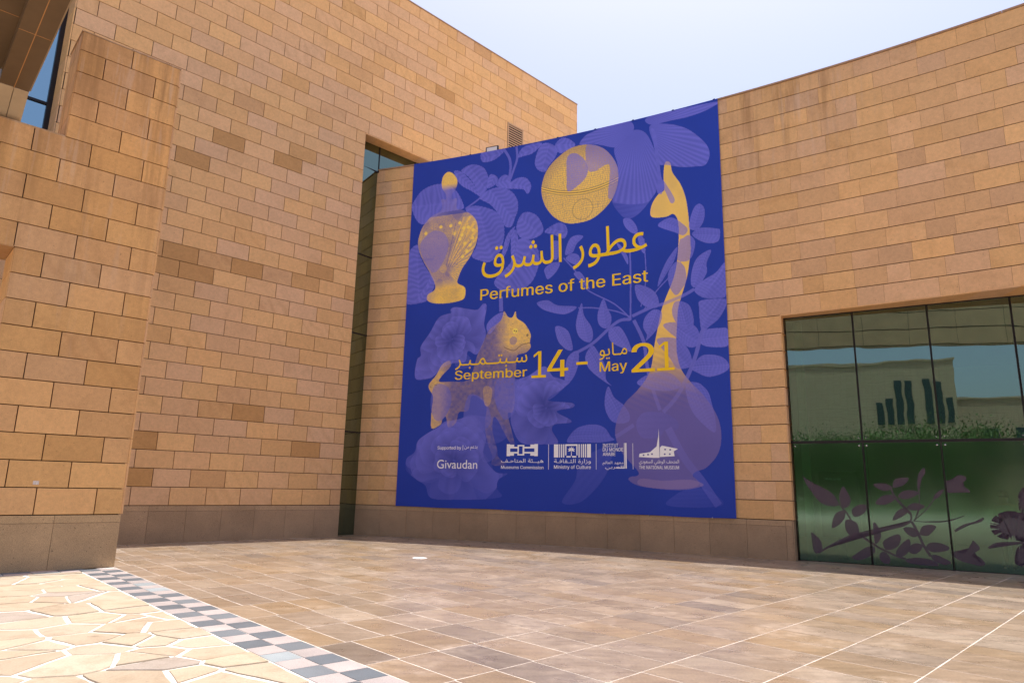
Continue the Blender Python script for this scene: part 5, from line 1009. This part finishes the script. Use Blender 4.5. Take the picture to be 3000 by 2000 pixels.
# ------------------------------------------------------------------ floodlight on the parapet
fl_o = empty('floodlight', arc(-126.62, 25.1, 0.5)); tag(fl_o, 'small square floodlight peeping over the top edge of the banner', 'lamp')
V, F = arc_box(-127.12, -126.13, 25.12, 25.72, 0.42, 0.55, 1); link('lamp_body', mesh('lamp_body', V, F), M['dark'], fl_o)
V, F = arc_box(-127.03, -126.22, 25.20, 25.65, 0.405, 0.43, 1); link('lamp_lens', mesh('lamp_lens', V, F), M['lens'], fl_o)
for s in (-127.15, -126.13):
    V, F = arc_box(s, s + 0.03, 25.10, 25.45, 0.44, 0.53, 1); link('lamp_bracket', mesh('lamp_bracket', V, F), M['dark'], fl_o)
# sticker on the left wall, added white disc painting a glare spot on the paving
V, F = wall_box(W0, 4.86, 5.05, 1.11, 1.25, -0.012, -0.004); tag(link('sticker', mesh('sticker', V, F), plain('sticker_paper', (0.62, 0.55, 0.5), 0.6, var=0.3, scale=60)), 'small torn white sticker on the left wall near its foot', 'sticker')
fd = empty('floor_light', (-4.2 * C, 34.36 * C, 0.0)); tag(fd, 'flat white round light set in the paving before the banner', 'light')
for nm, r0_, hgt, mt in (('rim', 0.40, 0.010, 'grey'), ('lens', 0.35, 0.014, 'white')):  # made-up fitting: its white face stands in for glare, no lamp here
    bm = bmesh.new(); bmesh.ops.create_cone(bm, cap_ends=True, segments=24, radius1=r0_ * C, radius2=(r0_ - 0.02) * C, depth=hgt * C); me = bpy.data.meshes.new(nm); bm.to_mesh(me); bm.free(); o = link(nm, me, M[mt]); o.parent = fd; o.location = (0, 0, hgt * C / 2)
# ------------------------------------------------------------------ welcome screen and a person inside the lobby
ws = empty('welcome_screen', gl(1.9, -PL, 2.6)); tag(ws, 'dark welcome screen standing behind the leftmost glass pane', 'screen')
V, F = gl_box(0.95, 2.9, -0.9, 2.6, 2.6, 2.7); link('screen_panel', mesh('screen_panel', V, F), M['farwin'], ws)
V, F = gl_box(1.7, 2.1, -PL, -0.9, 2.6, 2.7); link('screen_stand', mesh('screen_stand', V, F), M['dark'], ws)
v, f = LET['welcome']; kx = 0.8 / (max(p[0] for p in v) - min(p[0] for p in v))
link('lettering', mesh('lettering', [gl(1.25 + p[0] * kx, 2.15 + p[1] * kx, 2.59) for p in v], f), M['lens'], ws)

def person(name, origin, rz):
    """standing figure, one skinned body"""
    J_ = [(0, 0, 0.95), (0, 0, 1.15), (0, 0.01, 1.38), (0, 0.0, 1.50), (0, 0.02, 1.60), (0, 0.02, 1.72), (0.19, 0, 1.42), (0.25, 0, 1.14), (0.24, 0.06, 0.90), (-0.19, 0, 1.42), (-0.25, 0, 1.14), (-0.24, 0.06, 0.90), (0.10, 0, 0.92), (0.11, 0.01, 0.50), (0.11, -0.02, 0.09), (0.12, 0.14, 0.04), (-0.10, 0, 0.92), (-0.11, 0.01, 0.50), (-0.11, -0.02, 0.09), (-0.12, 0.14, 0.04)]
    E = [(0, 1), (1, 2), (2, 3), (3, 4), (4, 5), (2, 6), (6, 7), (7, 8), (2, 9), (9, 10), (10, 11), (0, 12), (12, 13), (13, 14), (14, 15), (0, 16), (16, 17), (17, 18), (18, 19)]
    Rr = [0.15, 0.15, 0.16, 0.065, 0.09, 0.085, 0.075, 0.052, 0.036, 0.075, 0.052, 0.036, 0.095, 0.07, 0.05, 0.04, 0.095, 0.07, 0.05, 0.04]
    me = bpy.data.meshes.new('body'); me.from_pydata(J_, E, []); o = bpy.data.objects.new('body', me); COL.objects.link(o)
    sk = o.modifiers.new('skin', 'SKIN'); 
    for i, v_ in enumerate(me.skin_vertices[0].data): v_.radius = (Rr[i], Rr[i] * (0.68 if i < 3 else 1)); v_.use_root = (i == 0)
    o.modifiers.new('sub', 'SUBSURF').levels = 2
    dg = bpy.context.evaluated_depsgraph_get(); m2 = bpy.data.meshes.new_from_object(o.evaluated_get(dg)); bpy.data.objects.remove(o)
    m2.materials.clear()
    for k in ('shirt', 'dark', 'skin'): m2.materials.append(M[k])
    for p in m2.polygons: p.material_index = 2 if p.center.z > 1.46 or (p.center.z < 1.1 and abs(p.center.x) > 0.2) else (0 if p.center.z > 0.93 else 1); p.use_smooth = True
    t = empty(name, origin, rz)
    b = link('body', m2); b.parent = t
    bm = bmesh.new(); bmesh.ops.create_uvsphere(bm, u_segments=16, v_segments=10, radius=0.105); 
    for v_ in bm.verts: v_.co.z = v_.co.z * 1.12
    bmesh.ops.delete(bm, geom=[v_ for v_ in bm.verts if v_.co.z < -0.04 and v_.co.y > 0.0 or v_.co.z < -0.07], context='VERTS')
    hm = bpy.data.meshes.new('hair'); bm.to_mesh(hm); bm.free(); h = link('hair', hm, M['hair']); h.parent = t; h.location = (0, 0.0, 1.685)
    return t
pg = gl(9.35, -PL, 2.4); tag(person('person', pg, gt + 2.6), 'person in a grey shirt standing behind the glass at the far right', 'person')

# ------------------------------------------------------------------ what the glass mirrors: garden and museum houses behind the camera
sheet('lawn', [(-48, -26), (-10, -50), (-60, -150), (-130, -95)], -0.15, M['grass'])
def tree(loc, h, seed):
    r = random.Random(seed); t = empty('garden_tree', (loc[0] * C, loc[1] * C, -0.08))
    bm = bmesh.new()
    def limb(p, q, r0_, r1_):
        ax = (q - p).normalized(); a = ax.orthogonal().normalized(); b = ax.cross(a); ring0 = [bm.verts.new(p + (a * math.cos(k * 1.047) + b * math.sin(k * 1.047)) * r0_) for k in range(6)]; ring1 = [bm.verts.new(q + (a * math.cos(k * 1.047) + b * math.sin(k * 1.047)) * r1_) for k in range(6)]
        for k in range(6): bm.faces.new((ring0[k], ring0[(k + 1) % 6], ring1[(k + 1) % 6], ring1[k]))
    top = Vector((r.uniform(-.2, .2), r.uniform(-.2, .2), h * 0.32)); limb(Vector((0, 0, 0)), top, 0.16, 0.11); cl = []
    for k in range(9):
        a = k * 0.9 + r.random(); e = top + Vector((math.cos(a) * h * r.uniform(.18, .34), math.sin(a) * h * r.uniform(.18, .34), h * r.uniform(-.10, .45))); limb(top, e, 0.07, 0.025); cl.append(e)
    me = bpy.data.meshes.new('trunk'); bm.to_mesh(me); bm.free(); o = link('trunk', me, M['bark']); o.parent = t
    V, F = [], []
    for e in cl + [top + Vector((0, 0, h * .3))]:
        for q in range(800):
            d = Vector((r.gauss(0, 1), r.gauss(0, 1), r.gauss(0, .75))); p = e + d * h * 0.10; n = Vector((r.gauss(0, 1), r.gauss(0, 1), r.gauss(0.5, 1))).normalized(); a = n.orthogonal().normalized(); b = n.cross(a); s = r.uniform(.05, .12); i = len(V)
            V += [p - a * s, p - b * s * .5, p + a * s, p + b * s * .5]; F.append((i, i + 1, i + 2, i + 3))
    o = link('crown', mesh('crown', V, F), M['leafm']); o.parent = t
    return t
for k, (x, y, h) in enumerate([(-22, -50, 8.2), (-31, -46, 8.8), (-39, -52, 8.4), (-46, -47, 9.0), (-55, -54, 8.6), (-63, -50, 9.0), (-72, -57, 8.4), (-82, -56, 9.2), (-35, -62, 9.0), (-52, -66, 9.4), (-68, -70, 9.0)]): tag(tree((x, y), h, 50 + k), 'leafy garden tree mirrored in the lower glass panes', 'tree', 'garden trees behind the camera')
def far_house(ctr, rz, w, d, h, label, slots):
    t = empty('museum_house', (ctr[0] * C, ctr[1] * C, -0.09), rz); tag(t, label, 'building')
    def part(nm, b, mat): V, F = box_data(*[x * C for x in b]); o = link(nm, mesh(nm, V, F), mat); o.parent = t
    part('wall', (-w / 2, w / 2, 0, d, 0, h), M['far'])
    for (x, x1, z0, z1) in slots: part('window', (x, x1, -0.3, 0.5, z0, z1), M['farwin'])
    part('parapet', (-w / 2 - .3, w / 2 + .3, -0.3, 0.6, h, h + 0.8), M['far'])
DV = Vector((-0.551, -0.835))
def along(t, side=0.0): p = Vector((19, 35.5)) + DV * t + Vector((-DV.y, DV.x)) * side; return (p.x, p.y)
rzb = math.atan2(DV.y, DV.x) - math.pi / 2
far_house(along(190, -20), rzb, 80, 30, 42, 'pale stone museum house with tall window slots, mirrored in the glass', [(-24.2, -22.4, 24, 31), (-26.8, -25.0, 24, 36.5), (-29.4, -27.6, 24, 36.5), (-21.6, -19.8, 24, 30), (-34.0, -32.2, 24, 37), (-36.6, -34.8, 24, 36), (-39.0, -37.4, 24, 31), (10, 18, 14, 30)])
far_house(along(215, 44), rzb, 44, 30, 33, 'lower stone house mirrored at the right edge of the glass', [(-16, -12, 12, 24), (-8, -4, 12, 24), (4, 8, 12, 24), (12, 16, 12, 24)])
